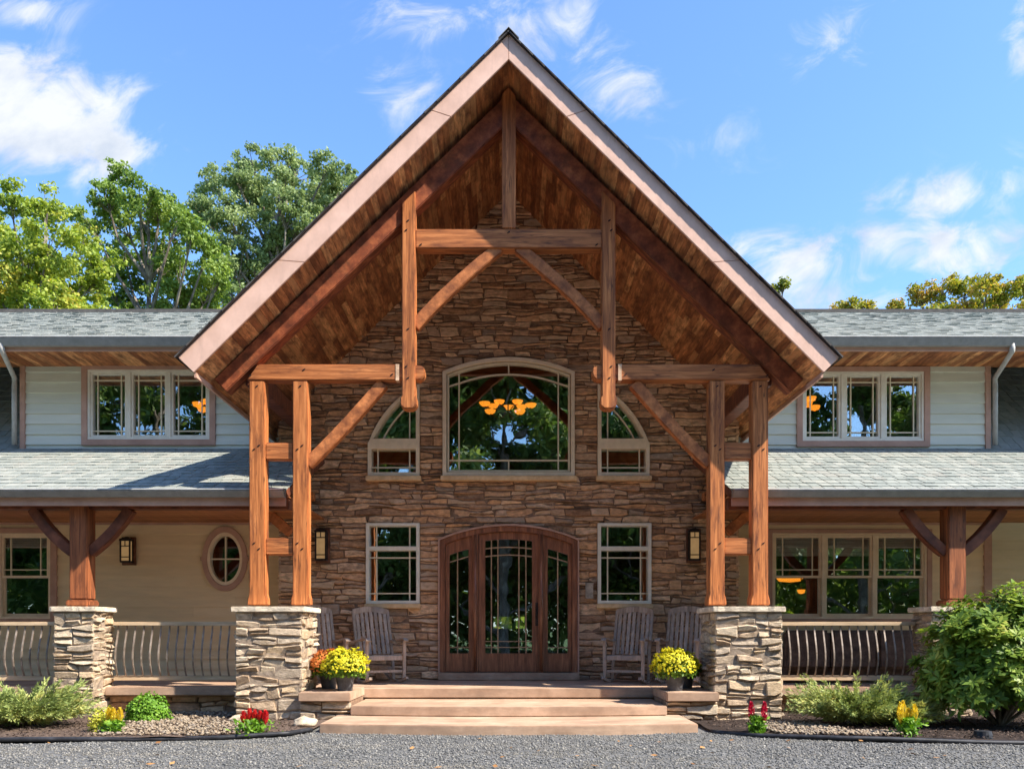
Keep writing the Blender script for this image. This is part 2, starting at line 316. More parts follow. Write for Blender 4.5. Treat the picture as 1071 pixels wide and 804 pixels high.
# big arched window
BW = dict(x0=X(463,DW), x1=X(601,DW), z0=Z(498,DW), zs=Z(389,DW), za=Z(374,DW))
DOOR = dict(x0=X(460,DW), x1=X(604,DW), z0=.373, zs=Z(565,DW), za=Z(550,DW))
def arch_pts(d, x0, x1, z0, zs, za, n=18):
    """rect with segmental arch, inset d, counterclockwise from lower-left"""
    xm = (x0+x1)/2; hw = (x1-x0)/2; rise = za-zs; Rr = (hw*hw+rise*rise)/(2*rise); zc = za-Rr
    h2 = hw-d; r2 = Rr-d; a = math.asin(h2/r2)
    pts = [(xm-h2, z0+d), (xm+h2, z0+d)]
    pts += [(xm + r2*math.sin(a - 2*a*i/n), zc + r2*math.cos(a - 2*a*i/n)) for i in range(n+1)]
    return pts
def arch_top(x, A):
    xm = (A['x0']+A['x1'])/2; hw = (A['x1']-A['x0'])/2; rise = A['za']-A['zs']; Rr = (hw*hw+rise*rise)/(2*rise)
    return A['za'] - Rr + math.sqrt(max(0, Rr*Rr-(x-xm)**2))
# side quadrant windows (measured on left, mirrored)
QX0, QX1, QZ0, QZM, QZT = X(385,DW), X(439,DW), Z(498,DW), Z(466,DW), Z(402,DW)
def quad_curve(t):  # from (QX0,QZM) up to (QX1,QZT): circle-like arc
    bx, bz = 2*t*(1-t)*.27+t*t, 2*t*(1-t)*.68+t*t
    return (QX0+(QX1-QX0)*bx, QZM+(QZT-QZM)*bz)
LW = (X(383,DW), X(439,DW), Z(631,DW), Z(547,DW))
def stone_openings(za, zb):
    """blocked x-intervals on the stone wall between za and zb"""
    out = []; zm = (za+zb)/2
    for A in (BW, DOOR):
        if zb > A['z0'] and za < A['za']:
            if zm < A['zs']: out.append((A['x0'], A['x1']))
            else:
                xm = (A['x0']+A['x1'])/2; w = 0
                for i in range(60):
                    xx = xm + (A['x1']-xm)*i/60
                    if arch_top(xx, A) > zm: w = xx-xm
                if w > 0: out.append((xm-w, xm+w))
    for sgn in (-1, 1):
        if zb > LW[2] and za < LW[3]: a, b = LW[0], LW[1]; out.append((a,b) if sgn < 0 else (-b,-a))
        if zb > QZ0 and za < QZT:
            a = QX0
            if zm > QZM:
                a = min([quad_curve(t/40)[0] for t in range(41) if quad_curve(t/40)[1] >= zm] + [QX1])
            b = QX1
            if b > a: out.append((a,b) if sgn < 0 else (-b,-a))
    return sorted(out)
def free_intervals(lo, hi, blocked):
    res = []; c = lo
    for a, b in sorted(blocked):
        if a > c: res.append((c, min(a, hi)))
        c = max(c, b)
    if c < hi: res.append((c, hi))
    return [r for r in res if r[1]-r[0] > .03]
def stone_field(mb, lo, hi, z0, z1, place, blocked=None, limit=None, ch=(.085,.155), bw=(.18,.50), dep=(.010,.045), seed=1, wob=.024, jit=.012, breaks=()):
    rnd = random.Random(seed); z = z0; i = 0
    def wave(u, k): return wob*noise.noise(Vector((u*2.1, k*3.1, seed)))*2
    while z < z1:
        h = min(rnd.uniform(*ch), z1-z+.01)
        if z1-(z+h) < .05: h = z1-z
        for b_ in breaks:
            if z+.02 < b_ < z+h+.06: h = b_-z; break
        l, r = (lo, hi) if limit is None else limit(z+h*.3)
        if r-l > .05:
            for a, b in free_intervals(l, r, blocked(z, z+h) if blocked else []):
                u = a
                while u < b-1e-4:
                    w = rnd.uniform(*bw)
                    if b-(u+w) < .14: w = b-u
                    # split into layers
                    nl = rnd.choice([1,2,2,2]) if h > .135 else rnd.choice([1,1,1,2])
                    cuts = [0]+sorted(rnd.uniform(.25,.75) if nl == 2 else (k+1+rnd.uniform(-.2,.2))/nl for k in range(nl-1))+[1]
                    tl = [rnd.uniform(-.014,.014) for _ in cuts]; tl[0] = tl[-1] = 0
                    for k in range(nl):
                        ns = 1 if (nl == 1 or w < .3) else rnd.choice([1,1,2])
                        us = [u]+[u+w*rnd.uniform(.35,.65) for _ in range(ns-1)]+[u+w]
                        for q in range(ns):
                            ua, ub = us[q], us[q+1]
                            def zz(uu, kk):
                                base = z + h*cuts[kk]
                                ww = wave(uu, i) if kk == 0 else (wave(uu, i+1) if kk == nl else (wave(uu,i)+wave(uu,i+1))/2)
                                if kk == nl and (z+h >= z1-1e-4 or any(abs(z+h-b_) < 1e-4 for b_ in breaks)): ww = 0
                                if kk == 0 and (z <= z0+1e-4 or any(abs(z-b_) < 1e-4 for b_ in breaks)): ww = 0
                                return base + ww + tl[kk]*((uu-u)/w-.5)*2
                            g = rnd.uniform(.0015,.0045); sl = rnd.uniform(-.04,.04) if 0 < q or True else 0
                            if ua <= a+1e-4 or ub >= b-1e-4: sl = 0
                            n = max(2, int((ub-ua)/.1))
                            bot = [(ua+(ub-ua)*j/n, zz(ua+(ub-ua)*j/n, k)+g+(rnd.uniform(-.001,jit))) for j in range(n+1)]
                            top = [(ua+(ub-ua)*j/n, zz(ua+(ub-ua)*j/n, k+1)-g-(rnd.uniform(-.001,jit))) for j in range(n, -1, -1)]
                            bot[0] = (bot[0][0]+g+rnd.uniform(0,.008), bot[0][1]+.004); bot[-1] = (bot[-1][0]-g-rnd.uniform(0,.008), bot[-1][1]+.004)
                            top[0] = (top[0][0]-g-rnd.uniform(0,.008)+sl, top[0][1]-.004); top[-1] = (top[-1][0]+g+rnd.uniform(0,.008)+sl, top[-1][1]-.004)
                            poly = bot+top; m = len(poly)
                            cx = sum(p[0] for p in poly)/m; cz = sum(p[1] for p in poly)/m
                            d = rnd.uniform(*dep); tx = rnd.uniform(-.012,.012); tz = rnd.uniform(-.012,.012)
                            hh = max(.02, (poly[-1][1]-poly[0][1]))
                            ins = min(.012, hh*.22); sw = max(.05, ub-ua)
                            vs = [place(p[0], p[1], -.02) for p in poly]
                            vs += [place(p[0], p[1], d*.55) for p in poly]
                            for p in poly:
                                fx = (p[0]-cx)/(sw/2); fz = (p[1]-cz)/(hh/2)
                                px_ = p[0] - math.copysign(min(ins,abs(p[0]-cx)*.5), p[0]-cx); pz_ = p[1] - math.copysign(min(ins,abs(p[1]-cz)*.6), p[1]-cz)
                                vs.append(place(px_, pz_, d + tx*fx + tz*fz + rnd.uniform(-.004,.004)))
                            fs = []
                            for j in range(m):
                                jn = (j+1) % m; fs += [(j,jn,m+jn,m+j),(m+j,m+jn,2*m+jn,2*m+j)]
                            # top face as strip of quads between bottom and top rows
                            for j in range(n):
                                fs.append((2*m+j, 2*m+j+1, 2*m+m-2-j, 2*m+m-1-j))
                            mb.add(vs, fs)
                    u += w
        z += h; i += 1

# stone gable wall
SLOPE = 1.0; ZC = 8.47                       # ceiling plane z = ZC - SLOPE*|x|
HWS = 3.83
def gl(z):
    w = min(HWS, (ZC + .12 - z)/SLOPE); return (-w, w)
mb = MB(); stone_field(mb, -HWS, HWS, .2, ZC-.02, lambda u,z,d: (u, DW+.03-d, z), stone_openings, gl, seed=3, breaks=sorted([LW[2],LW[3],BW['z0'],QZ0-.001,BW['zs'],DOOR['zs']]))
for s in (-1,1):   # returns at the outer edges
    stone_field(mb, DW, DWING+.06, .2, 4.7, (lambda sg: (lambda u,z,d: (sg*(HWS-.03+d), u, z)))(s), None, None, seed=9+s)
stone_wall = mb.build('stone_wall', 'wall_stone', house)
# backing wall in strips with openings
mb = MB(); z = .2
while z < ZC-.1:
    zn = min(z+.06, ZC-.05); w = min(HWS-.04, (ZC-zn)/SLOPE)
    if w > .02:
        for a, b in free_intervals(-w, w, stone_openings(z, zn)): mb.box(a, b, DW+.024, DW+.28, z, zn-.0005)
    z = zn
mb.build('wall_backing', 'mortar', stone_wall)

# ---------------------------------------------------------------- windows
def window_part(parent, name='window', label=None):
    o = bpy.data.objects.new(name, None)
    return o
def strip_bars(mb, pts, w, y0, y1):
    """thin bar following a polyline in xz"""
    for (a, b) in zip(pts[:-1], pts[1:]):
        dx, dz = b[0]-a[0], b[1]-a[1]; l = math.hypot(dx,dz); nx, nz = -dz/l*w/2, dx/l*w/2
        mb.prism([(a[0]-nx,a[1]-nz),(b[0]-nx,b[1]-nz),(b[0]+nx,b[1]+nz),(a[0]+nx,a[1]+nz)], y0, y1)
# arched window
yF = DW-.045
wf = MB().ring(arch_pts(0, **BW), arch_pts(.065, **BW), yF, DW+.2).build('window', 'frame_tan', house, bevel=.006)
tag(wf, 'great arched window above the front doors')
MB().ring(arch_pts(.078, **BW), arch_pts(.105, **BW), DW+.0, DW+.12).build('sash', 'muntin_tan', wf)
MB().prism(arch_pts(.10, **BW), DW+.05, DW+.056).build('glass_pane', 'glass', wf)
mb = MB(); i = arch_pts(.27, **BW); c = arch_pts(.10, **BW)
strip_bars(mb, [(i[0][0], c[0][1]), (i[0][0], c[-1][1]+.06)], .022, DW+.02, DW+.046)
strip_bars(mb, [(i[1][0], c[0][1]), (i[1][0], c[-1][1]+.06)], .022, DW+.022, DW+.048)
strip_bars(mb, [(c[0][0], i[0][1]), (c[1][0], i[0][1])], .022, DW+.024, DW+.047)
arc = [(p[0], p[1]) for p in arch_pts(.27, **BW)[2:]]
arc = [(c[1][0], arc[0][1]-.05)] + arc + [(c[0][0], arc[-1][1]-.05)]
strip_bars(mb, arc, .022, DW+.018, DW+.044)
strip_bars(mb, [(0,c[0][1]),(0,i[0][1])], .022, DW+.024, DW+.047); strip_bars(mb, [(0,BW['za']-.28),(0,BW['za']-.1)], .022, DW+.024, DW+.047)
mb.build('muntins', 'muntin_tan', wf)
MB().box(BW['x0']-.03, BW['x1']+.03, DW-.1, DW+.1, BW['z0']-.085, BW['z0']-.002).build('sill', 'sill_stone', wf, bevel=.01)
# quadrant windows
def qpts(d, sgn, upper=True):
    if upper:
        z0 = QZM+.05; pts = [(QX1-d, z0+d)]
        cv = [quad_curve(t/14) for t in range(15)]
        cv = [p for p in cv if p[1] > z0]
        cv = [(QX0+ (cv[0][0]-QX0)*.3, z0)] + cv
        res = []
        for k, p in enumerate(cv):
            a = cv[max(0,k-1)]; b = cv[min(len(cv)-1,k+1)]; dx, dz = b[0]-a[0], b[1]-a[1]; l = math.hypot(dx,dz)
            q = (p[0]+dz/l*d, p[1]-dx/l*d)
            res.append((min(q[0], QX1-d), max(q[1], z0+d)))
        res[0] = (res[0][0], z0+d)
        pts = [(QX1-d, z0+d), (QX1-d, res[-1][1]-d*.4)] + res[::-1]
        pts = pts[::-1]
    else:
        pts = [(QX0+d, QZ0+d), (QX1-d, QZ0+d), (QX1-d, QZM-d), (QX0+d, QZM-d)]
    return [(p[0]*(-sgn), p[1]) for p in pts]     # sgn -1 left as measured
for sgn in (-1, 1):
    q = window_mb = MB()
    q.ring(qpts(0,sgn), qpts(.06,sgn), yF, DW+.2)
    q.ring(qpts(0,sgn,False), qpts(.06,sgn,False), yF, DW+.2)
    a, b = sorted((-sgn*QX0, -sgn*QX1)); q.box(a, b, yF-.004, DW+.19, QZM-.001, QZM+.051)
    w = q.build('window', 'frame_tan', house)
    tag(w, 'quarter-arched window %s of the great window' % ('left' if sgn < 0 else 'right'))
    MB().prism(qpts(.055,sgn), DW+.05, DW+.056).build('glass_pane', 'glass', w)
    MB().prism(qpts(.055,sgn,False), DW+.05, DW+.056).build('glass_pane', 'glass', w)
    mb = MB(); e = lambda x, z: (x*(-sgn), z)
    strip_bars(mb, [e(QX1-.17, QZ0+.05), e(QX1-.17, QZM-.04)], .02, DW+.02, DW+.046); strip_bars(mb, [e(QX0+.16, QZ0+.05), e(QX0+.16, QZM-.04)], .02, DW+.02, DW+.046)
    strip_bars(mb, [e(QX0+.05, QZ0+.15), e(QX1-.05, QZ0+.15)], .02, DW+.018, DW+.044)
    strip_bars(mb, [e(QX1-.17, QZM+.05), e(QX1-.17, QZT-.15)], .02, DW+.02, DW+.046)
    cv = [quad_curve(t/14) for t in range(1,14)]; strip_bars(mb, [e(p[0]+.15, p[1]-.12) for p in cv if p[1]-.12 > QZM+.05 and p[0]+.15 < QX1-.05], .02, DW+.016, DW+.043)
    mb.build('muntins', 'muntin_tan', w)
    MB().box(a-.03, b+.03, DW-.1, DW+.1, QZ0-.085, QZ0-.002).build('sill', 'sill_stone', w, bevel=.01)
    # lower windows with transom
    x0, x1, z0, z1 = LW
    if sgn > 0: x0, x1 = -x1, -x0
    zt = Z(573.5,DW)
    q = MB(); rect = lambda a,b,c_,d_: [(a,c_),(b,c_),(b,d_),(a,d_)]
    q.ring(rect(x0,x1,z0,z1), rect(x0+.055,x1-.055,z0+.05,z1-.05), yF, DW+.2); q.box(x0+.056, x1-.056, yF+.004, DW+.19, zt-.035, zt+.035)
    w = q.build('window', 'frame_light', house, bevel=.005); tag(w, 'lower window %s of the front doors' % ('left' if sgn < 0 else 'right'))
    for (za, zb) in ((z0+.045, zt-.03), (zt+.03, z1-.045)):
        MB().box(x0+.05, x1-.05, DW+.05, DW+.056, za, zb).build('glass_pane', 'glass', w)
    mb = MB()
    for xx in (x0+.17, x1-.17):
        strip_bars(mb, [(xx,z0+.045),(xx,zt-.03)], .02, DW+.02, DW+.046); strip_bars(mb, [(xx,zt+.03),(xx,z1-.045)], .02, DW+.02, DW+.046)
    strip_bars(mb, [(x0+.05,z0+.17),(x1-.05,z0+.17)], .02, DW+.018, DW+.044); strip_bars(mb, [(x0+.05,zt-.15),(x1-.05,zt-.15)], .02, DW+.018, DW+.044)
    mb.build('muntins', 'muntin_tan', w)
    MB().box(x0-.02, x1+.02, DW-.09, DW+.1, z0-.08, z0-.002).build('sill', 'sill_stone', w, bevel=.01)

# ---------------------------------------------------------------- front doors
A = DOOR; zb = .373+.13
def door_px(px): return X(px, DW)
def dz(py): return Z(py, DW)
B = dict(A); B['z0'] = zb
fr = MB(); o_ = arch_pts(0, **B); i_ = arch_pts(.09, **B)
o_[0] = (o_[0][0], zb); o_[1] = (o_[1][0], zb); i_[0] = (i_[0][0], zb); i_[1] = (i_[1][0], zb)
fr.ring(o_, i_, DW-.03, DW+.2)
xa, xb = X(497,DW), X(566,DW)     # mullions
for xm in (xa, xb): fr.box(xm-.05, xm+.05, DW-.02, DW+.19, zb, arch_top(xm, B)-.06)
door = fr.build('entrance_door', 'door_wood', house, bevel=.008)
tag(door, 'arched dark wood front door with glazed sidelights')
for xm in (xa, xb): MB().tube([(xm, DW-.035, zb), (xm, DW-.035, arch_top(xm,B)-.1)], .028, 10).build('mullion_bead', 'door_wood', door, smooth=True)
def leaf(x0, x1, gx0, gx1, nm, drop):
    """door leaf: solid with glass hole following arch"""
    q = MB(); n = 8
    gz0 = dz(683)
    out = [(x0,zb+.005),(x1,zb+.005)] + [(x1+(x0-x1)*k/n, arch_top(x1+(x0-x1)*k/n, B)-.092) for k in range(n+1)]
    def gt(x): return arch_top(x, B) - drop
    inn = [(gx0,gz0),(gx1,gz0)] + [(gx1+(gx0-gx1)*k/n, gt(gx1+(gx0-gx1)*k/n)) for k in range(n+1)]
    q.ring(out, inn, DW+.03, DW+.09)
    lf = q.build(nm, 'door_wood', door, bevel=.006)
    return lf, inn, gz0, gt
for (x0,x1,g0,g1,nm,drop,ms) in ((A['x0']+.092, xa-.052, X(470,DW), X(490,DW), 'sidelight', .30, (.42,)),
                             (xb+.052, A['x1']-.092, X(573,DW), X(594,DW), 'sidelight', .30, (.5,)),
                             (xa+.052, xb-.052, X(507.5,DW), X(556.5,DW), 'door_leaf', .215, (.13,.27,.72,.87))):
    lf, inn, gz0, gt = leaf(x0, x1, g0, g1, nm, drop, )
    # glass + caming joined under door as sub-parts
    MB().prism([(p[0],p[1]) for p in inn], DW+.055, DW+.061).build('glass_pane', 'glass', door)
    mb = MB()
    for t in ms:
        xx = g0+(g1-g0)*t; strip_bars(mb, [(xx,gz0),(xx,gt(xx))], .02, DW+.04, DW+.053)
    strip_bars(mb, [(g0,gz0+.1),(g1,gz0+.1)], .018, DW+.038, DW+.051)
    if nm == 'door_leaf':
        strip_bars(mb, [(g0,gz0+.20),(g1,gz0+.20)], .016, DW+.036, DW+.050)
        for dd in (.13,.26): strip_bars(mb, [(g0+(g1-g0)*k/6, gt(g0+(g1-g0)*k/6)-dd) for k in range(7)], .02, DW+.037, DW+.0505)
    else:
        strip_bars(mb, [(g0,gt(g0)-.12),(g1,gt(g1)-.12)], .018, DW+.037, DW+.0505)
    mb.build('glazing_bars', 'door_caming', door)
hx = X(561.5,DW); mb = MB().box(hx-.025, hx+.025, DW+.012, DW+.03, dz(654), dz(630))
mb.tube([(hx,DW+.01,dz(634)),(hx,DW-.04,dz(636)),(hx,DW-.045,dz(643)),(hx,DW+.01,dz(646))], .012, 8)
mb.build('door_handle', 'black_metal', door)
MB().box(A['x0']-.02, A['x1']+.02, DW-.14, DW+.2, .377, zb-.003).build('threshold', 'slab_stone', house, bevel=.01)
# thin mold around door
mo = MB(); O2 = dict(A); O2['x0'] -= .025; O2['x1'] += .025; O2['za'] += .03; O2['zs'] += .02
a1 = arch_pts(0, **O2); a2 = arch_pts(0, **A); mo.ring(a1, a2, DW-.06, DW+.1); mo.build('arch_mold', 'trim', house)

# ---------------------------------------------------------------- siding walls
def siding(name, matn, xa, xb, z0, z1, y, blocked, parent, exp=.178, top=None):
    mb = MB(); z = z0; rnd = random.Random(len(name)*7+int(xa*3))
    while z < z1-.01:
        zn = min(z+exp, z1); 
        for a, b in free_intervals(xa, xb, blocked(z, zn)):
            # butt joints
            cuts = [a]; u = a
            while b-u > 3.4: u += rnd.uniform(1.8,3.2); cuts.append(u)
            cuts.append(b)
            for p, q in zip(cuts[:-1], cuts[1:]):
                vs = [(p+.001,y-.03,z),(q-.001,y-.03,z),(q-.001,y+.02,z),(p+.001,y+.02,z),(p+.001,y-.004,zn),(q-.001,y-.004,zn),(q-.001,y+.02,zn),(p+.001,y+.02,zn)]
                mb.add(vs, [(0,3,2,1),(4,5,6,7),(0,1,5,4),(1,2,6,5),(2,3,7,6),(3,0,4,7)])
        z = zn
    return mb.build(name, matn, parent)
def blk(*rects):
    def f(z0, z1):
        m = (z0+z1)/2
        return [(a,b) for (a,b,c,d) in rects if m > c and m < d]
    return f
D2 = DWING
XEND = 12.5
# lower windows
RWx0, RWx1, RWz0, RWz1 = X(807,D2), X(968.5,D2), Z(647,D2), Z(557.5,D2)
LWx1 = X(54,D2); LWx0 = LWx1-(RWx1-RWx0)
ovx, ovz, orx, orz = X(236,D2), Z(584.4,D2), 23.6*D2/F, 33.8*D2/F
def ov_block(z0, z1):
    m = (z0+z1)/2; t = (m-ovz)/(orz*.86)
    if abs(t) >= 1: return []
    w = orx*.86*math.sqrt(1-t*t); return [(ovx-w, ovx+w)]
CEIL = 3.13
lowL = siding('siding_wall', 'siding_lower', -XEND, -HWS+.02, .35, CEIL, D2, lambda a,b: blk((LWx0,LWx1,RWz0,RWz1))(a,b)+ov_block(a,b), house)
XR = X(1035,D2)
lowR = siding('siding_wall', 'siding_lower', HWS-.02, XR, .35, CEIL, D2, blk((RWx0,RWx1,RWz0,RWz1)), house)
siding('siding_wall', 'siding_lower', XR, XEND, .35, CEIL+.6, D2+.9, blk(), house)
MB().box(XR-.11, XR+.02, D2-.04, D2+1.0, .38, CEIL).build('corner_board', 'trim', house)
# head trim of the lower walls (porch ceiling mold)
for s, a, b in ((-1,-XEND,-HWS),(1,HWS,XR)):
    MB().box(a, b, D2-.05, D2-.024, CEIL-.13, CEIL-.01).build('frieze_board', 'trim', house)
# upper dormer walls
UZ0, UZ1 = Z(470,D2)-.1, Z(375,D2)+.12
ULx0, ULx1, ULz0, ULz1 = X(92.4,D2), X(220,D2), Z(460,D2), Z(387,D2)
URx0, URx1, URz0, URz1 = X(838.7,D2), X(965.5,D2), Z(461.5,D2), Z(389,D2)
DL, DRr = X(22,D2), X(1035,D2)
siding('dormer_wall', 'siding_upper', DL+.04, -3.0, UZ0, UZ1, D2, blk((ULx0,ULx1,ULz0,ULz1)), house)
siding('dormer_wall', 'siding_upper', 3.0, DRr-.04, UZ0, UZ1, D2, blk((URx0,URx1,URz0,URz1)), house)
for xx in (DL, DRr-.09):
    MB().box(xx, xx+.09, D2-.045, D2+.05, UZ0, UZ1).build('corner_board', 'trim', house, bevel=.004)
for a, b in ((DL+.09,-3.2),(3.2,DRr-.09)):
    MB().box(a, b, D2-.047, D2-.02, Z(378,D2)-.02, Z(371,D2)+.1).build('frieze_board', 'trim', house)
# dormer side walls
for s, xx in ((-1,DL),(1,DRr)):
    MB().box(min(xx,xx-s*.05), max(xx,xx-s*.05), D2+.05, 18.5, 4.0, UZ1).build('dormer_side_wall', 'siding_upper', house)

def casement_group(x0, x1, z0, z1, y, n, kind, label, fm, trimw, tm='trim'):
    """trim surround, n units; kind 'casement' or 'hung'"""
    rect = lambda a,b,c_,d_: [(a,c_),(b,c_),(b,d_),(a,d_)]
    tr = MB().ring(rect(x0-trimw,x1+trimw,z0-trimw,z1+trimw*.8), rect(x0,x1,z0,z1), y-.05, y+.1)
    w = tr.build('window', tm, house, bevel=.004); tag(w, label)
    f = MB().ring(rect(x0+.001,x1-.001,z0+.001,z1-.001), rect(x0+.04,x1-.04,z0+.045,z1-.04), y-.035, y+.12)
    iw = (x1-x0-.04)/n
    for k in range(1,n): xx = x0+.02+iw*k; f.box(xx-.035, xx+.035, y-.03, y+.11, z0+.046, z1-.041)
    f.build('window_frame', fm, w, bevel=.003)
    sa = MB(); mu = MB(); bl = MB()
    for k in range(n):
        a = x0+.02+iw*k+.038; b = x0+.02+iw*(k+1)-.038
        if k == 0: a = x0+.042
        if k == n-1: b = x1-.042
        c_, d_ = z0+.047, z1-.042
        if kind == 'casement':
            sa.ring(rect(a,b,c_,d_), rect(a+.035,b-.035,c_+.035,d_-.035), y-.01, y+.06)
            MB().box(a+.03,b-.03,y+.04,y+.046,c_+.03,d_-.03).build('glass_pane','glass',w)
            for xx in (a+.11,b-.11): strip_bars(mu, [(xx,c_+.03),(xx,d_-.03)], .02, y+.02, y+.036)
            strip_bars(mu, [(a+.03,d_-.13),(b-.03,d_-.13)], .018, y+.018, y+.034); strip_bars(mu, [(a+.03,c_+.11),(b-.03,c_+.11)], .018, y+.018, y+.034)
        else:
            zm = c_+(d_-c_)*.49
            sa.ring(rect(a,b,zm-.02,d_), rect(a+.035,b-.035,zm+.02,d_-.035), y-.01, y+.04)
            sa.ring(rect(a+.001,b-.001,c_,zm+.018), rect(a+.035,b-.035,c_+.045,zm-.018), y+.042, y+.08)
            MB().box(a+.03,b-.03,y+.02,y+.026,zm+.015,d_-.03).build('glass_pane','glass',w)
            MB().box(a+.03,b-.03,y+.06,y+.066,c_+.04,zm-.015).build('glass_pane','glass',w)
            for xx in (a+.15,b-.15): strip_bars(mu, [(xx,zm+.015),(xx,d_-.03)], .018, y+.004, y+.018)
            strip_bars(mu, [(a+.03,zm+.12),(b-.03,zm+.12)], .018, y+.002, y+.017)
            bz = d_-.34 if k < 2 else d_-.2
            for q in range(5):
                t0 = bz+(d_-bz)*q/5; bl.add([(a,y+.10,t0),(b,y+.10,t0),(b,y+.14,t0+.01),(a,y+.14,t0+.01),(a,y+.13,t0+(d_-bz)/5),(b,y+.13,t0+(d_-bz)/5),(b,y+.145,t0+(d_-bz)/5),(a,y+.145,t0+(d_-bz)/5)],
                    [(0,3,2,1),(4,5,6,7),(0,1,5,4),(1,2,6,5),(2,3,7,6),(3,0,4,7)])
    sa.build('sash', fm, w); mu.build('muntins', 'muntin_tan', w)
    if bl.v: bl.build('window_blind', 'blind', w)
    return w
casement_group(ULx0, ULx1, ULz0, ULz1, D2, 3, 'casement', 'three-light window in the left dormer wall', 'frame_light', .10)
casement_group(URx0, URx1, URz0, URz1, D2, 3, 'casement', 'three-light window in the right dormer wall', 'frame_light', .10)
casement_group(RWx0, RWx1, RWz0, RWz1, D2, 3, 'hung', 'three-part double-hung window on the right porch', 'frame_tan', .085)
casement_group(LWx0, LWx1, RWz0, RWz1, D2, 3, 'hung', 'double-hung window on the left porch', 'frame_tan', .11)
# oval window
def oval(rx, rz, n=48): return [(ovx+rx*math.cos(2*math.pi*k/n), ovz+rz*math.sin(2*math.pi*k/n)) for k in range(n)]
ow = MB().ring(oval(orx,orz), oval(orx*.78,orz*.82), D2-.06, D2+.1)
for a in (0, math.pi): ow.box(ovx+orx*math.cos(a)-.03, ovx+orx*math.cos(a)+.03, D2-.065, D2-.02, ovz-.03, ovz+.03)
w = ow.build('window', 'trim', house, bevel=.006); tag(w, 'oval window with a wide frame on the left porch')
MB().ring(oval(orx*.775,orz*.815), oval(orx*.66,orz*.71), D2-.045, D2+.08).build('window_frame', 'frame_tan', w)
MB().prism(oval(orx*.68,orz*.73), D2+.02, D2+.026).build('glass_pane', 'glass', w)
mb = MB(); strip_bars(mb, [(ovx,ovz-orz*.7),(ovx,ovz+orz*.7)], .022, D2-.01, D2+.018); strip_bars(mb, [(ovx-orx*.66,ovz),(ovx+orx*.66,ovz)], .022, D2-.012, D2+.015)
mb.build('muntins', 'muntin_tan', w)

# ---------------------------------------------------------------- rooms behind the glass
def room(name, x0, x1, y0, y1, z0, z1):
    v = [(x0,y0,z0),(x1,y0,z0),(x1,y1,z0),(x0,y1,z0),(x0,y0,z1),(x1,y0,z1),(x1,y1,z1),(x0,y1,z1)]
    return MB().add(v, [(0,3,2,1),(4,5,6,7),(1,2,6,5),(2,3,7,6),(3,0,4,7)]).build(name, 'interior', house)
pent = [(-3.7,.36),(3.7,.36),(3.7,4.4),(1.6,6.5),(-1.6,6.5),(-3.7,4.4)]
n = len(pent); y0, y1 = DW+.3, DW+6.3
mbr = MB().add([(p[0],y0,p[1]) for p in pent]+[(p[0],y1,p[1]) for p in pent], [((i+1)%n, i, n+i, n+(i+1)%n) for i in range(n)])
# rear wall with two openings looking out to the garden behind
ops = [(X(516,y1),X(535,y1),Z(657,y1),Z(644.5,y1)), (X(539.5,y1),X(549,y1),Z(657,y1),Z(644.5,y1))]
mbr.box(-3.7,3.7,y1,y1+.1,.36,ops[0][2]); mbr.box(-3.7,ops[0][0],y1,y1+.1,ops[0][2],ops[0][3]); mbr.box(ops[0][1],ops[1][0],y1,y1+.1,ops[0][2],ops[0][3])
mbr.box(ops[1][1],3.7,y1,y1+.1,ops[0][2],ops[0][3]); mbr.box(-3.7,3.7,y1,y1+.1,ops[0][3],6.5)
mbr.build('entrance_hall', 'interior', house)
room('left_room', -XEND, -3.95, D2+.13, D2+5, .36, 3.0)
room('right_room', 3.95, XR-.05, D2+.13, D2+5, .36, 3.0)
room('upper_room', DL+.15, -3.0, D2+.13, D2+4, 4.2, UZ1-.05)
room('upper_room', 3.0, DRr-.15, D2+.13, D2+4, 4.2, UZ1-.05)

# ---------------------------------------------------------------- shingled roofs
def shingle_plane(mb, O, U, V, ulen, vlen, tabw=.17, exp=.21, seed=0, clip=None):
    """O eave corner, U unit along eave, V unit up slope"""
    rnd = random.Random(seed); O = Vector(O); U = Vector(U).normalized(); V = Vector(V).normalized(); Nn = U.cross(V).normalized()
    if Nn.z < 0: Nn = -Nn
    v = 0; r = 0
    while v < vlen-.001:
        ve = min(v+exp, vlen); u = -rnd.uniform(0, tabw)
        while u < ulen:
            w = rnd.uniform(tabw*.8, tabw*1.1); a = max(u+.005, 0); b = min(u+w-.005, ulen)
            if b-a > .01 and (clip is None or clip(O+U*(a+b)/2+V*(v+exp/2))):
                t = rnd.choice([.007,.009,.011,.016]); vv = v+rnd.uniform(-.004,.004); 
                if v == 0: vv = 0
                P = [O+U*a+V*vv-Nn*.01, O+U*b+V*vv-Nn*.01, O+U*b+V*vv+Nn*t, O+U*a+V*vv+Nn*t, O+U*b+V*(ve+.01)+Nn*.002, O+U*a+V*(ve+.01)+Nn*.002]
                mb.add(P, [(0,1,2,3),(3,2,4,5),(0,3,5),(1,4,2)])
            u += w
        v = ve; r += 1
EZ = Z(512.5,DEAVE); PR = (Z(469,D2)-EZ)/(D2-DEAVE)
XI = 3.05
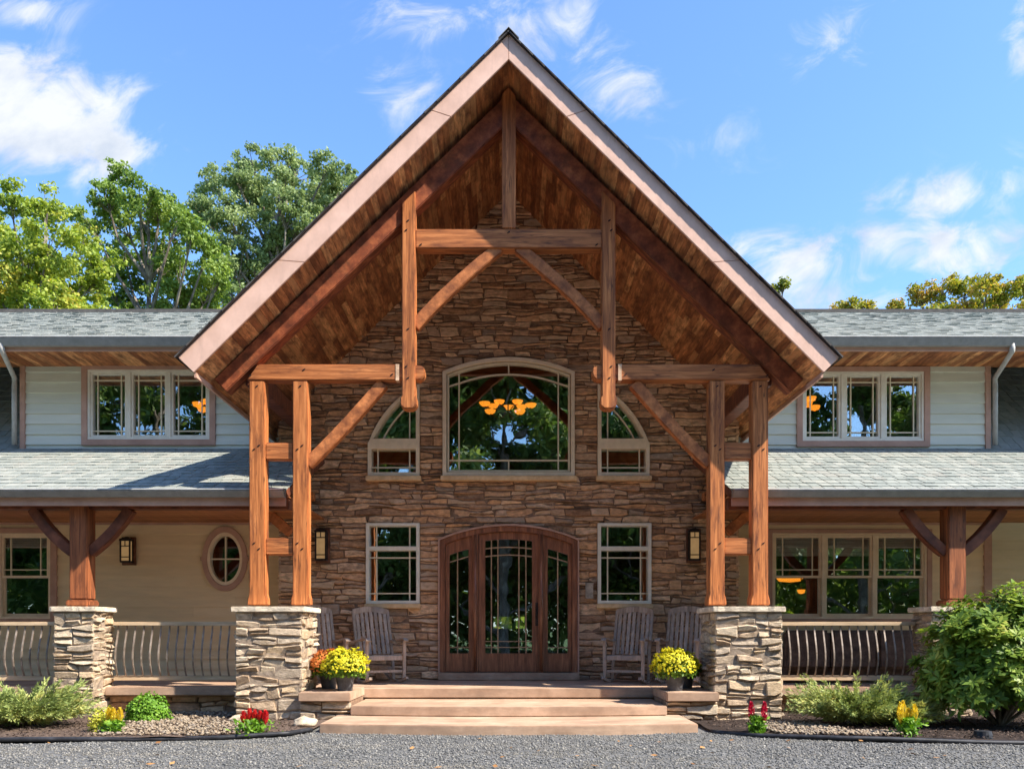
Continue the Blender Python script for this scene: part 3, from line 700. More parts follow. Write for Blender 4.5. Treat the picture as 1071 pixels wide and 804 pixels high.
for s in (-1,1):
    mb = MB(); x0 = XI if s > 0 else -XEND
    shingle_plane(mb, (x0,DEAVE,EZ), (1,0,0), (0,1,PR), XEND-XI, math.hypot(D2-DEAVE+.05, PR*(D2-DEAVE+.05)), seed=5+s)
    o = mb.build('lower_roof', 'shingle', house)
    # deck slab under
    a, b = (XI, XEND) if s > 0 else (-XEND, -XI)
    MB().add([(a,DEAVE+.01,EZ-.12),(b,DEAVE+.01,EZ-.12),(b,D2+.1,EZ-.12+PR*(D2-DEAVE)),(a,D2+.1,EZ-.12+PR*(D2-DEAVE)),(a,DEAVE+.01,EZ-.012),(b,DEAVE+.01,EZ-.012),(b,D2+.1,EZ-.012+PR*(D2+.09-DEAVE)),(a,D2+.1,EZ-.012+PR*(D2+.09-DEAVE))],
        [(0,3,2,1),(4,5,6,7),(0,1,5,4),(1,2,6,5),(2,3,7,6),(3,0,4,7)]).build('roof_deck', 'timber_dark', o)
UE = 13.2; UZ = Z(354,UE); RY = 19.5; RZ = Z(326.5,RY); UP = (RZ-UZ)/(RY-UE)
for s in (-1,1):
    mb = MB(); x0 = 1.2 if s > 0 else -13.0
    gz = lambda p: True
    shingle_plane(mb, (x0,UE,UZ), (1,0,0), (0,1,UP), 11.8, math.hypot(RY-UE, RZ-UZ), seed=15+s, clip=lambda p: abs(p.x) > (8.84-p.z)/.99-.3)
    o = mb.build('upper_roof', 'shingle', house)
    a, b = (3.6, 13) if s > 0 else (-13, -3.6)
    MB().add([(a,UE+.01,UZ-.1),(b,UE+.01,UZ-.1),(b,RY,RZ-.1),(a,RY,RZ-.1),(a,UE+.01,UZ-.012),(b,UE+.01,UZ-.012),(b,RY,RZ-.012),(a,RY,RZ-.012)],
        [(0,3,2,1),(4,5,6,7),(0,1,5,4),(1,2,6,5),(2,3,7,6),(3,0,4,7)]).build('roof_deck', 'timber_dark', o)
    a, b = (1.5, 13) if s > 0 else (-13, -1.5)
    MB().prismz([(a,RY-.14),(b,RY-.14),(b,RY+.14),(a,RY+.14)], RZ-.05, RZ+.025).build('ridge_cap', 'shingle_dark', o)
    MB().add([(a,RY,RZ-.02),(b,RY,RZ-.02),(b,RY+6,RZ-3),(a,RY+6,RZ-3)], [(0,1,2,3)]).build('rear_slope', 'shingle', o)
# steeper side roofs beyond the dormers
for s in (-1,1):
    mb = MB(); x0 = DRr+.02 if s > 0 else -XEND
    shingle_plane(mb, (x0,D2-.02,Z(469,D2)-.02), (1,0,0), (0,1,.95), XEND-DRr, 4.2, seed=25+s)
    o = mb.build('side_roof', 'shingle', house)
    zs_ = Z(469,D2)-.02; xa2, xb2 = sorted((s*(DRr+.02), s*XEND)); hy = 4.2/math.hypot(1,.95)
    MB().add([(xa2,D2-.01,zs_-.10),(xb2,D2-.01,zs_-.10),(xb2,D2+hy,zs_-.10+.95*hy),(xa2,D2+hy,zs_-.10+.95*hy),(xa2,D2-.01,zs_-.006),(xb2,D2-.01,zs_-.006),(xb2,D2+hy,zs_-.012+.95*hy),(xa2,D2+hy,zs_-.012+.95*hy)],
        [(0,3,2,1),(4,5,6,7),(0,1,5,4),(1,2,6,5),(2,3,7,6),(3,0,4,7)]).build('roof_deck', 'shingle', o)
# gutters
def gutter(name, x0, x1, y, ztop, h):
    g = MB(); prof = [(y-.0,ztop),(y-.11,ztop),(y-.12,ztop-.02),(y-.085,ztop-h*.75),(y-.07,ztop-h),(y,ztop-h)]
    n = len(prof); g.add([(x0,p[0],p[1]) for p in prof]+[(x1,p[0],p[1]) for p in prof], [tuple(range(n)), tuple(range(2*n-1,n-1,-1))]+[(i,(i+1)%n,n+(i+1)%n,n+i) for i in range(n)])
    o = g.build(name, 'gutter', house)
    MB().box(x0,x1,y-.127,y-.10,ztop-.004,ztop+.012).build('gutter_lip', 'gutter_lip', o)
    return o
for s in (-1,1):
    a, b = (XI, XEND) if s > 0 else (-XEND, -XI)
    gutter('gutter', a, b, DEAVE, EZ-.008, .095)
    MB().box(a, b, DEAVE+.002, DEAVE+.035, EZ-.21, EZ-.025).build('eave_board', 'trim', house)
    a, b = (3.0, 13) if s > 0 else (-13, -3.0)
    gutter('gutter', a, b, UE, UZ-.008, .13)
    MB().box(a, b, UE+.002, UE+.03, UZ-.20, UZ-.02).build('eave_board', 'trim', house)
    # boarded soffit of the upper eave
    mb = MB(); rnd = random.Random(40+s); yy = UE+.03
    xx = a
    while xx < b:
        wd = .11; mb.add([(xx,UE+.031,UZ-.165),(xx+wd-.004,UE+.031,UZ-.165),(xx+wd-.004,D2+.02,UZ-.165),(xx,D2+.02,UZ-.165),(xx,UE+.031,UZ-.15),(xx+wd-.004,UE+.031,UZ-.15),(xx+wd-.004,D2+.02,UZ-.15),(xx,D2+.02,UZ-.15)],
            [(0,3,2,1),(4,5,6,7),(0,1,5,4),(1,2,6,5),(2,3,7,6),(3,0,4,7)]); xx += wd
    mb.build('soffit', 'ceiling_board', house)
    # porch ceiling boards
    a, b = (XI, XEND) if s > 0 else (-XEND, -XI)
    mb = MB(); yy = DEAVE+.04
    while yy < D2-.01:
        u = a
        while u < b:
            w_ = min(rnd.uniform(1.2,3.5), b-u); mb.box(u, u+w_-.003, yy, min(yy+.115,D2), CEIL-.09, CEIL-.07); u += w_
        yy += .12
    mb.build('porch_ceiling', 'porch_ceiling', house)
# downspouts
for s in (-1,1):
    e = X(4,UE) if s < 0 else X(1057,UE); c_ = X(17,D2) if s < 0 else X(1039,D2)
    MB().tube([(e,UE-.05,UZ-.10),(e,UE-.04,UZ-.22),(c_,D2-.05,Z(396,D2)),(c_,D2-.05,Z(404,D2)),(c_,D2-.05,Z(466,D2))], .042, 8).build('downspout', 'downspout', house, smooth=True)

# ---------------------------------------------------------------- gable roof over the entrance
AP = Z(36,DR); EX = 4.19; EZG = Z(373,DR); SL = (AP-EZG)/EX
def gz_top(x): return AP - SL*abs(x)
for s in (-1,1):
    # deck between ceiling and shingles, y from rake to ridge line
    TH = .30
    poly = [(0,AP-.02),(s*EX,EZG-.02),(s*(EX-.20),ZC+.045-SLOPE*(EX-.20)),(0,ZC+.045)]
    if s > 0: poly = poly[::-1]
    gd = MB().prism(poly, DR+.035, 19.3).build('gable_roof', 'trim', house)
    # fascia (barge board)
    x_in = EX-.20; zi = EZG-.19
    n_ = 6
    fb = [(s*.002,AP+.005),(s*(EX+.005),EZG+.0),(s*(EX-.195),EZG-.195),(s*.002,Z(62,DR))]
    if s > 0: fb = fb[::-1]
    A0, A1, A2, A3 = [Vector(p) for p in ([(s*.002,AP+.005),(s*(EX+.005),EZG+.0),(s*(EX-.195),EZG-.195),(s*.002,Z(62,DR))])]
    for (t0, t1) in ((0,.235),(.2362,.70),(.7012,1)):
        # joints are cut square to the board
        def cut(t):
            o_ = A0.lerp(A1,t); i_ = A3.lerp(A2,t)
            if 0 < t < 1: i_ = A3.lerp(A2, t-.052)
            return tuple(o_), tuple(i_)
        a_, b_ = cut(t0), cut(t1); fb = [a_[0], b_[0], b_[1], a_[1]]
        if s > 0: fb = fb[::-1]
        MB().prism(fb, DR-.0, DR+.034).build('barge_board', 'fascia', gd, bevel=.003)
    mb = MB()
    U = Vector((0,1,0)); V = Vector((-s,0,SL)).normalized()
    shingle_plane(mb, (s*(EX+.03),DR-.045,EZG-.03+.012), (0,1,0), V, 8.6, math.hypot(EX+.03, SL*(EX+.03)), tabw=.32, seed=31+s)
    mb.build('shingles', 'shingle_dark', gd)
    # drip edge under shingles projecting ahead
    dp = [(s*.0,AP+.03),(s*(EX+.03),EZG-.0),(s*(EX+.02),EZG-.03),(s*0,AP-.002)]
    if s > 0: dp = dp[::-1]
    MB().prism(dp, DR-.04, DR+.2).build('drip_edge', 'black_metal', gd)
    # ceiling boards running front to back
    mb = MB(); rnd = random.Random(50+s); L = math.hypot(EX-.2, SLOPE*(EX-.2)); dirv = Vector((s,0,-SLOPE)).normalized(); nv_ = Vector((s*SLOPE,0,1)).normalized()*-1
    t = .0; P0 = Vector((0,0,ZC))
    while t < L-.02:
        te = min(t+.10, L); yy = DR+.036
        while yy < DW+.6:
            ln = rnd.uniform(.8,2.4); ye = min(yy+ln, DW+.6)
            a = P0+dirv*(t+.002); b = P0+dirv*(te-.002); off = -nv_*.03
            vs = [(a.x,yy,a.z),(b.x,yy,b.z),(b.x,ye-.003,b.z),(a.x,ye-.003,a.z),(a.x+off.x,yy,a.z+off.z),(b.x+off.x,yy,b.z+off.z),(b.x+off.x,ye-.003,b.z+off.z),(a.x+off.x,ye-.003,a.z+off.z)]
            mb.add(vs, [(0,3,2,1),(4,5,6,7),(0,1,5,4),(1,2,6,5),(2,3,7,6),(3,0,4,7)]); yy = ye
        t = te
    mb.build('board_ceiling', 'ceiling_board', gd)
    # eave trim board along the low edge
    xe = s*(EX-.19); mb = MB().box(min(xe,xe-s*.03), max(xe,xe-s*.03), DR+.04, D2, EZG-.25, EZG-.19); mb.build('eave_trim', 'trim', gd)
mb = MB()
yy = DR-.05
while yy < 19:
    mb.add([(0,yy,AP+.06),(-.13,yy,AP-.075),(-.13,yy+.2,AP-.085),(0,yy+.2,AP+.06),(.13,yy,AP-.075),(.13,yy+.2,AP-.085),(0,yy,AP+.05),(-.13,yy,AP-.095),(.13,yy,AP-.095)],
        [(0,1,2,3),(0,3,5,4),(0,6,7,1),(0,4,8,6)]); yy += .19
mb.build('ridge_cap', 'shingle_dark', house)

# ---------------------------------------------------------------- timber truss
truss = MB()
def PX(p): return (X(p[0],DT), Z(p[1],DT))
def timber(name, pts, y0, y1, m, bevel=.012, parent=None):
    poly = [PX(p) for p in pts]
    return MB().prism(poly, y0, y1).build(name, m, parent or house, bevel=bevel)
def curved(name, c0, c1, c2, w, y0, y1, m, n=10):
    """quadratic curve timber from pixel-measured control points on the truss plane"""
    a, b, c = [Vector((*PX(p),)) for p in (c0,c1,c2)]
    cen = [a*(1-t)**2 + b*2*t*(1-t) + c*t*t for t in [k/n for k in range(n+1)]]
    L_, R_ = [], []
    for k, p in enumerate(cen):
        d = (cen[min(n,k+1)]-cen[max(0,k-1)]).normalized(); nn = Vector((-d.y, d.x))*w/2
        L_.append(tuple(p+nn)); R_.append(tuple(p-nn))
    return MB().prism(L_+R_[::-1], y0, y1).build(name, m, house, bevel=.01)
def pegs(parent, pts, y):
    for p in pts:
        x, z = PX(p); MB().prism([(x-.02,z-.018),(x+.012,z-.004),(x+.02,z+.018),(x-.012,z+.004)], y-.006, y+.03).build('peg', 'peg', parent)
M = lambda pts: [(2*CX-p[0], p[1]) for p in pts][::-1]
kp = timber('king_post', [(525,239),(539.5,239),(539.5,100),(532,91),(525,98)], DT-.005, DT+.19, 'timber_upright')
for s in (-1,1):
    raf = [(532,96),(226,393.5),(223,396),(236,409),(532,126)]
    tp = 'timber_slant_shaded'
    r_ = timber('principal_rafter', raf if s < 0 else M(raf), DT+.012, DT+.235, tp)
    f = (lambda P: P) if s < 0 else M
    o = timber('queen_post', f([(420.5,214),(420.5,414),(419,416),(419,424),(423,427.5),(432,427.5),(436,424),(436,416),(434.6,414),(434.6,200)][::-1]), DT-.03, DT+.17, 'timber_upright')
    pegs(o, f([(427,232),(425,242),(427,345),(425,384),(427,396)]), DT-.03)
    o = timber('hammer_beam', f([(258,397.5),(416.5,397.5),(416.5,381),(270,381)]), DT-.012, DT+.18, 'timber_cross')
    e_ = f([(434,397),(440,396.5),(443.5,393),(444.5,388.5),(443.5,384),(440,381.5),(434,381.5),(416,382),(416,397)])
    timber('beam_end', e_, DT+.006, DT+.19, 'timber_cross', parent=o)
    timber('tenon_plate', f([(414,398),(417.5,398),(417.5,381.2),(414,381.2)]), DT-.018, DT+.10, 'end_grain', bevel=0, parent=o)
    pegs(o, f([(262,393),(318,387),(410,392)]), DT-.012)
    for (a, b) in ((260.5,277),(306,322)):
        o = timber('gable_post', f([(a,398),(a,621),(a-1.5,626),(a-2,632.6),(b+2,632.6),(b+1.5,626),(b,621),(b,398)]), DT-.005, DT+.185, 'timber_upright')
        pegs(o, f([((a+b)/2-3,470),((a+b)/2+2,466),((a+b)/2-3,568),((a+b)/2+2,574),((a+b)/2,404)]), DT-.005)
    timber('block', f([(277,480),(306,480),(306,462),(277,462)]), DT+.03, DT+.17, 'timber_cross')
    timber('block', f([(277,579.5),(306,579.5),(306,562),(277,562)]), DT+.03, DT+.17, 'timber_cross')
    mir = (lambda p: p) if s < 0 else (lambda p: (2*CX-p[0], p[1]))
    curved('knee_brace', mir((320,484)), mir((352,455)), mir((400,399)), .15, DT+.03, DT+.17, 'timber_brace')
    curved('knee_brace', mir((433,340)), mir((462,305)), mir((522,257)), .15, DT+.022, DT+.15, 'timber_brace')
o = timber('collar_beam', [(434.5,259.5),(629.5,259.5),(629.5,239.3),(434.5,239.3)], DT-.0, DT+.19, 'timber_cross')
pegs(o, [(440,256),(624,256),(532,243)], DT)
# plates from the truss posts back to the stone wall
for s in (-1,1):
    xc = s*3.46; MB().box(xc-.1, xc+.1, DT+.19, DW+.02, 4.50, 4.74).build('plate_beam', 'timber_dark', house, bevel=.01)

# ---------------------------------------------------------------- wing porch beams and posts
for s in (-1,1):
    a, b = (XI+.02, XEND) if s > 0 else (-XEND, -XI-.02)
    MB().box(a, b, 11.47, 11.66, Z(532,11.47), CEIL-.095).build('porch_beam', 'timber_dark', house, bevel=.01)
    # brace between stone wall and porch
    yb = 12.9; p0 = (s*-1*X(304,yb), yb, Z(557,yb)); p1 = (s*-1*X(262,yb), yb, Z(520,yb))
    MB().bar(p0, p1, .15, .16, up=(0,1,0)).build('knee_brace', 'timber_brace', house, bevel=.01)
    MB().box(min(s*3.05,s*6.0), max(s*3.05,s*6.0), yb-.09, yb+.09, Z(523,yb), Z(523,yb)+.12).build('porch_beam', 'timber_cross', house, bevel=.01)
PY = 11.42
for s, xc in ((-1,X(81.5,PY)),(1,X(1001.5,PY))):
    hw = .125; zt = CEIL-.2; z0 = Z(634,PY)
    MB().add(*[([(xc-hw,PY,z0+.1),(xc+hw,PY,z0+.1),(xc+hw,PY+2*hw,z0+.1),(xc-hw,PY+2*hw,z0+.1),(xc-hw,PY,zt),(xc+hw,PY,zt),(xc+hw,PY+2*hw,zt),(xc-hw,PY+2*hw,zt)]),
        [(0,3,2,1),(4,5,6,7),(0,1,5,4),(1,2,6,5),(2,3,7,6),(3,0,4,7)]]).build('porch_post', 'timber_upright_shaded', house, bevel=.015)
    MB().box(xc-hw-.035, xc+hw+.035, PY-.035, PY+2*hw+.035, z0, z0+.095).build('post_base', 'timber_upright_shaded', house, bevel=.02)
    for t in (-1,1):
        a = Vector((xc+t*hw*.9, PY+.125, Z(577,PY))); c = Vector((xc+t*.68, PY+.125, Z(531,PY))); b = (a+c)/2+Vector((-t*.05,0,.06))*-1
        L_, R_ = [], []; n = 8
        cen = [a*(1-k/n)**2+b*2*(k/n)*(1-k/n)+c*(k/n)**2 for k in range(n+1)]
        for k, p in enumerate(cen):
            d = (cen[min(n,k+1)]-cen[max(0,k-1)]).normalized(); nn = Vector((-d.z,0,d.x))*.07
            L_.append(((p+nn).x,(p+nn).z)); R_.append(((p-nn).x,(p-nn).z))
        MB().prism(L_+R_[::-1], PY+.05, PY+.2).build('knee_brace', 'timber_dark', house, bevel=.01)

# ---------------------------------------------------------------- stone pillars
def pillar(x0, x1, y0, y1, z0, z1, seed, cap=.075):
    mb = MB(); kw = dict(ch=(.08,.17), bw=(.14,.38), dep=(.008,.045), wob=.032, jit=.015)
    stone_field(mb, x0, x1, z0, z1, lambda u,z,d: (u, y0+.02-d, z), seed=seed, **kw)
    stone_field(mb, y0, y1, z0, z1, lambda u,z,d: (x1-.02+d, u, z), seed=seed+1, **kw)
    stone_field(mb, y0, y1, z0, z1, lambda u,z,d: (x0+.02-d, u, z), seed=seed+2, **kw)
    stone_field(mb, x0, x1, z0, z1, lambda u,z,d: (u, y1-.02+d, z), seed=seed+3, **kw)
    o = mb.build('stone_pillar', 'pillar_stone', house)
    MB().box(x0+.012, x1-.012, y0+.012, y1-.012, z0, z1-.002).build('pillar_core', 'pillar_mortar', o)
    # cap with rough edge
    rnd = random.Random(seed+9); P = []; n = 12; ov = .045
    for (a, b) in (((x0-ov,y0-ov),(x1+ov,y0-ov)),((x1+ov,y0-ov),(x1+ov,y1+ov)),((x1+ov,y1+ov),(x0-ov,y1+ov)),((x0-ov,y1+ov),(x0-ov,y0-ov))):
        for k in range(n): P.append((a[0]+(b[0]-a[0])*k/n+rnd.uniform(-.008,.008), a[1]+(b[1]-a[1])*k/n+rnd.uniform(-.008,.008)))
    MB().prismz(P, z1, z1+cap).build('pillar_cap', 'cap_stone', o, bevel=.008)
    return o
PB0, PB1 = 10.62, 11.45; ZCAP = Z(634,PB0)
for s in (-1,1):
    a, b = (X(246,PB0), X(316,PB0)) if s < 0 else (X(748,PB0), X(818,PB0))
    pillar(a, b, PB0, PB1, -.05, ZCAP-.07, 60+s*5, .07)
SP0 = 11.2
for s in (-1,1):
    a, b = (X(56,SP0), X(98,SP0)) if s < 0 else (X(975,SP0), X(1017,SP0))
    pillar(a, b, SP0, SP0+.56, -.05, Z(634,SP0)-.07, 80+s*5, .07)
# post base plinths sit on the caps: shift nothing (built to cap height)

# ---------------------------------------------------------------- porch floor, steps, ledges
def bowed(x0, x1, yf, yb_, bow, n=24):
    pts = [(x1,yb_),(x0,yb_)]
    for k in range(n+1):
        t = k/n; xx = x0+(x1-x0)*t; pts.append((xx, yf - bow*(1-(2*t-1)**2) + .006*noise.noise(Vector((xx*4,yf,0)))))
    return pts
fl = MB().box(-2.09, 2.09, 11.57, DW+.1, .373-.125, .373); fl.box(-XEND, -2.092, 11.62, D2, .25, .372); fl.box(2.092, XR, 11.62, D2, .25, .372)
MB.build(fl, 'porch_floor', 'slab_stone', house, bevel=.008)
MB().box(-2.06, 2.06, 11.62, 11.9, -.05, .248).build('porch_riser', 'slab_stone', house)
s2 = MB().prismz(bowed(-2.02,2.02,10.48,11.62,.16), .112, .23).build('step', 'slab_stone', house, bevel=.01)
s1 = MB().prismz(bowed(-2.2,2.2,9.55,10.9,.2), -.05, .108).build('step', 'slab_stone', house, bevel=.01)
for s in (-1,1):
    a, b = sorted((s*2.69, s*2.025)); 
    MB().box(a, b, 10.5, 11.56, .285, .40).build('ledge_slab', 'slab_stone', house, bevel=.01)
    mb = MB(); stone_field(mb, a, b, -.05, .283, lambda u,z,d: (u, 10.60-d, z), seed=90+s, ch=(.08,.13), bw=(.18,.35), dep=(.02,.05))
    w = mb.build('ledge_wall', 'pillar_stone', house); MB().box(a+.01,b-.01,10.6,11.5,-.05,.28).build('wall_core','mortar',w)
    # wing slab edge and foundation
    for (p, q) in (((X(98,SP0), X(246,PB0)) if s < 0 else (X(818,PB0), X(975,SP0))), ((-XEND, X(56,SP0)) if s < 0 else (X(1017,SP0), XEND))):
        MB().box(p+.0, q-.0, 11.5, 11.9, .285, .404).build('porch_edge_slab', 'slab_stone', house, bevel=.01)
        mb = MB(); stone_field(mb, p, q, -.1, .283, lambda u,z,d: (u, 11.66-d, z), seed=95+s+int(p), ch=(.1,.18), bw=(.22,.5), dep=(.02,.05))
        w = mb.build('foundation_wall', 'wall_stone', house); MB().box(p,q,11.66,11.85,-.1,.28).build('wall_core','mortar',w)

# ---------------------------------------------------------------- railings
def railing(x0, x1, label):
    y = 11.66; zt = Z(650,y); zb_ = Z(706,y)
    r = MB().box(x0, x1, y-.045, y+.045, zt-.055, zt).build('railing', 'rail_wood', house, bevel=.006); tag(r, label)
    MB().box(x0, x1, y-.03, y+.03, zb_-.07, zb_).build('bottom_rail', 'rail_wood', r, bevel=.005)
    n = int((x1-x0)/.117); st = (x1-x0)/n
    for k in range(n):
        xx = x0+st*(k+.5); pts = []
        for j in range(9):
            t = j/8; zz = zt-.05 + (zb_-zt+.0)*t; bow = .14*math.sin(math.pi*min(1,max(0,(t-.05)/.95)))**1.0*(0.35+.65*t)
            pts.append((xx, y-bow, zz))
        q = MB(); 
        for a, b in zip(pts[:-1], pts[1:]): pass
        vs = []; fs = []
        for j, p in enumerate(pts):
            vs += [(p[0]-.010,p[1]-.007,p[2]),(p[0]+.010,p[1]-.007,p[2]),(p[0]+.010,p[1]+.007,p[2]),(p[0]-.010,p[1]+.007,p[2])]
            if j:
                a = 4*(j-1); b = 4*j
                for m_ in range(4): fs.append((a+m_,a+(m_+1)%4,b+(m_+1)%4,b+m_))
        q.add(vs, fs).build('baluster', 'cast_metal', r)
railing(X(98,SP0)+.06, X(246,PB0), 'porch railing between the left stone pillars')
railing(X(818,PB0), X(975,SP0)-.02, 'porch railing between the right stone pillars')
railing(X(56,SP0)-1.9, X(56,SP0), 'porch railing at the left end')
railing(X(1017,SP0), X(1017,SP0)+1.9, 'porch railing behind the rhododendron')

# ---------------------------------------------------------------- lanterns and small fittings
def lantern(px0, px1, py0, py1, D, label, matn='bronze'):
    x0, x1, z0, z1 = X(px0,D), X(px1,D), Z(py1,D), Z(py0,D); xc = (x0+x1)/2; w = x1-x0
    r = empty('wall_lantern', (xc, D-.05, z0), label, 'wall lantern', 'wall lanterns by the entrance')
    MB().box(x0, x1, D-.075, D-.03, z0, z1).build('backplate', matn, r, bevel=.004)
    q = MB(); a, b = x0+.02, x1-.035
    q.box(a-.008,b+.008,D-.20,D-.076,z1-.075,z1-.045); q.box(a,b,D-.19,D-.076,z0+.035,z0+.065)
    q.add([(a-.01,D-.205,z1-.045),(b+.01,D-.205,z1-.045),(b+.01,D-.076,z1-.045),(a-.01,D-.076,z1-.045),(xc-.03,D-.13,z1-.0),(xc+.02,D-.13,z1-.0),(xc+.02,D-.09,z1-.0),(xc-.03,D-.09,z1-.0)],[(0,3,2,1),(4,5,6,7),(0,1,5,4),(1,2,6,5),(2,3,7,6),(3,0,4,7)])
    for xx in (a-.004, b-.022):
        for yy in (D-.19, D-.092): q.box(xx, xx+.026, yy, yy+.014, z0+.06, z1-.07)
    for zz in (z1-.17, z0+.12): q.box(a, b, D-.194, D-.182, zz, zz+.016)
    q.box((a+b)/2-.006,(a+b)/2+.006,D-.195,D-.182,z1-.17,z1-.07)
    q.build('lantern_cage', 'black_metal', r)
    MB().box(a+.016, b-.016, D-.18, D-.09, z0+.066, z1-.076).build('lantern_glass', 'lantern_glass', r)
lantern(331,346,553,589,DW, 'bronze wall lantern on the stone wall left of the doors')
lantern(717,732,553,589,DW, 'bronze wall lantern on the stone wall right of the doors')
lantern(129.5,143.5,562,591,D2, 'bronze wall lantern on the lower siding beside the oval window')
q = MB().box(X(612,DW), X(620,DW), DW-.10, DW-.03, Z(626,DW), Z(611,DW)); q.box(X(611.6,DW), X(620.4,DW), DW-.11, DW-.02, Z(611,DW), Z(609.6,DW))
tag(q.build('mailbox', 'mailbox', None, bevel=.004), 'small tan metal box on the stone wall beside the right lower window', 'mailbox')

# chandelier
CD = 15.6
ch = empty('chandelier', (0,CD,Z(440,CD)), 'amber chandelier of shell shades hanging behind the great arched window', 'chandelier')
pos = [(438,462),(482,436),(512,453),(540,436),(580,467),(455,486),(546,487),(463,449),(553,452)]
mb = MB(); cxp = X(360+510/2.975,CD); hub = (cxp, CD, Z(432,CD)); mb.tube([hub,(cxp,CD,6.3)], .012, 6)
for k, (a, b) in enumerate(pos):
    yy = CD + (.25 if b < 455 else -.2); xx = X(360+a/2.975,CD); zz = Z(270+b/2.975,CD)
    mb.tube([hub,((hub[0]+xx)/2,(CD+yy)/2,zz-.12),(xx,yy,zz-.04)], .01, 6)
    MB().lathe([(.012,-.045),(.05,-.04),(.085,-.015),(.108,.028),(.10,.028),(.075,-.008),(.04,-.03),(.01,-.035)], (xx,yy,zz), 14).build('lamp_shade', 'lamp_shade', ch, smooth=True)
mb.build('chandelier_frame', 'bronze', ch)
def ceiling_lamp(px, py, D, label, w=.12, bowls=((0,0),)):
    x, z = X(px,D), Z(py,D); r = empty('ceiling_lamp', (x,D,z), label, 'ceiling lamp')
    for dx, dz_ in bowls:
        MB().lathe([(.02,-.05),(w*.8,-.03),(w,.03),(w*.92,.03),(w*.7,-.02),(.02,-.035)], (x+dx,D,z+dz_), 16).build('lamp_shade','lamp_shade',r,smooth=True)
    MB().tube([(x,D,z),(x,D,z+.5)], .01, 6).build('rod','bronze',r)
ceiling_lamp(211,423,14.9,'amber lamp glowing inside the left dormer window', .1, ((-.07,0),(.09,.05),(.02,-.09)))
ceiling_lamp(848,424,14.9,'amber lamp glowing inside the right dormer window', .1, ((-.07,.02),(.07,-.04),(.0,.12)))
ceiling_lamp(838,618,15.6,'small amber pendant lamp seen through the right porch window', .075)
ceiling_lamp(826,606,16.6,'wide amber ceiling lamp seen through the right porch window', .26)

sf = empty('porch_sofa', (X(885,13.2),13.2,.372), 'dark brown sofa seen through the right porch railing', 'sofa')
xa_, xb_ = X(812,12.9), X(962,12.9)
MB().box(xa_, xb_, 12.75, 13.5, .46, .66).build('seat', 'sofa_brown', sf, bevel=.03)
for k in range(3):
    a = xa_+.05+(xb_-xa_-.1)*k/3; MB().box(a, a+(xb_-xa_-.1)/3-.02, 12.62, 12.78, .60, 1.20).build('back_cushion', 'sofa_brown', sf, bevel=.04)
for xx in (xa_, xb_-.12): MB().box(xx, xx+.12, 12.7, 13.5, .46, .95).build('armrest', 'sofa_brown', sf, bevel=.02)
for xx in (xa_+.05, xb_-.1):
    for yy_ in (12.8, 13.4): MB().box(xx, xx+.05, yy_, yy_+.05, .373, .46).build('leg', 'sofa_brown', sf)
# ---------------------------------------------------------------- rocking chairs (local: faces -y)
def make_chair():
    r = empty('rocking_chair', (0,0,0))
    W = .29
    q = MB()
    for k in range(7):
        yy = -.24+.075*k; zz = .42-.02*k/2+.01*math.sin(k)
        q.box(-W+.02, W-.02, yy, yy+.062, zz, zz+.02)
    q.build('seat', 'chair_wood', r, bevel=.004)
    # back: slats leaning backwards
    def bk(t): return (.24+.24*t, .42+.72*t)        # y,z
    q = MB()
    for k in range(7):
        xx = -W+.06+(2*W-.12)*k/6; a = bk(.03); b = bk(.93+.05*(1-((k-3)/3)**2)); 
        q.bar((xx,a[0],a[1]),(xx,b[0],b[1]), .052, .014, up=(0,1,0))
    q.build('back_slats', 'chair_wood', r)
    q = MB(); a = bk(.97); n = 8
    pts = [(-W+2*W*k/n, a[0]+.0, a[1]+.05*(1-(2*k/n-1)**2)) for k in range(n+1)]
    for p, s_ in zip(pts[:-1], pts[1:]): q.bar(p, s_, .03, .09)
    q.build('crest_rail', 'chair_wood', r)
    for s in (-1,1):
        a = bk(0); b = bk(1.0); q = MB(); q.bar((s*W,.18,.05),(s*W,a[0],a[1]),.045,.04,up=(0,1,0)); q.bar((s*W,a[0],a[1]),(s*W,b[0],b[1]),.045,.035,up=(0,1,0))
        q.build('rear_leg', 'chair_wood', r, bevel=.004)
        MB().bar((s*(W+.01),-.26,.05),(s*(W+.01),-.28,.66),.05,.045,up=(0,1,0)).build('front_leg', 'chair_wood', r, bevel=.006)
        q = MB(); pts = [(s*(W+.015),-.36,.655),(s*(W+.015),-.30,.69),(s*(W+.015),-.15,.695),(s*(W+.015),.05,.665),(s*(W+.015),.32,.66)]
        for p, t_ in zip(pts[:-1], pts[1:]): q.bar(p, t_, .075, .025)
        q.build('armrest', 'chair_wood', r, bevel=.005)
        q = MB(); pts = [(s*W, -.42+.98*k/10, .02+.11*((k/10-.45)/.55)**2) for k in range(11)]
        for p, t_ in zip(pts[:-1], pts[1:]): q.bar(p, t_, .045, .04)
        q.build('rocker', 'chair_wood', r)
    MB().box(-W, W, -.27, -.245, .36, .43).box(-W,W,.18,.2,.2,.24).box(-W,W,-.265,-.245,.17,.21).build('stretcher', 'chair_wood', r, bevel=.003)
    return r
c0 = make_chair()
spots = [(X(397,12.9),12.95,R(28),'weathered wooden rocking chair left of the doors, nearest them, under the lower window'),
         (X(335,12.6),12.7,R(30),'weathered wooden rocking chair half hidden behind the left stone pillar and the mums'),
         (X(657,12.9),12.95,R(-22),'weathered wooden rocking chair right of the doors, nearest them'),
         (X(715,12.6),12.75,R(-24),'weathered wooden rocking chair beside the right stone pillar, behind the potted mum')]
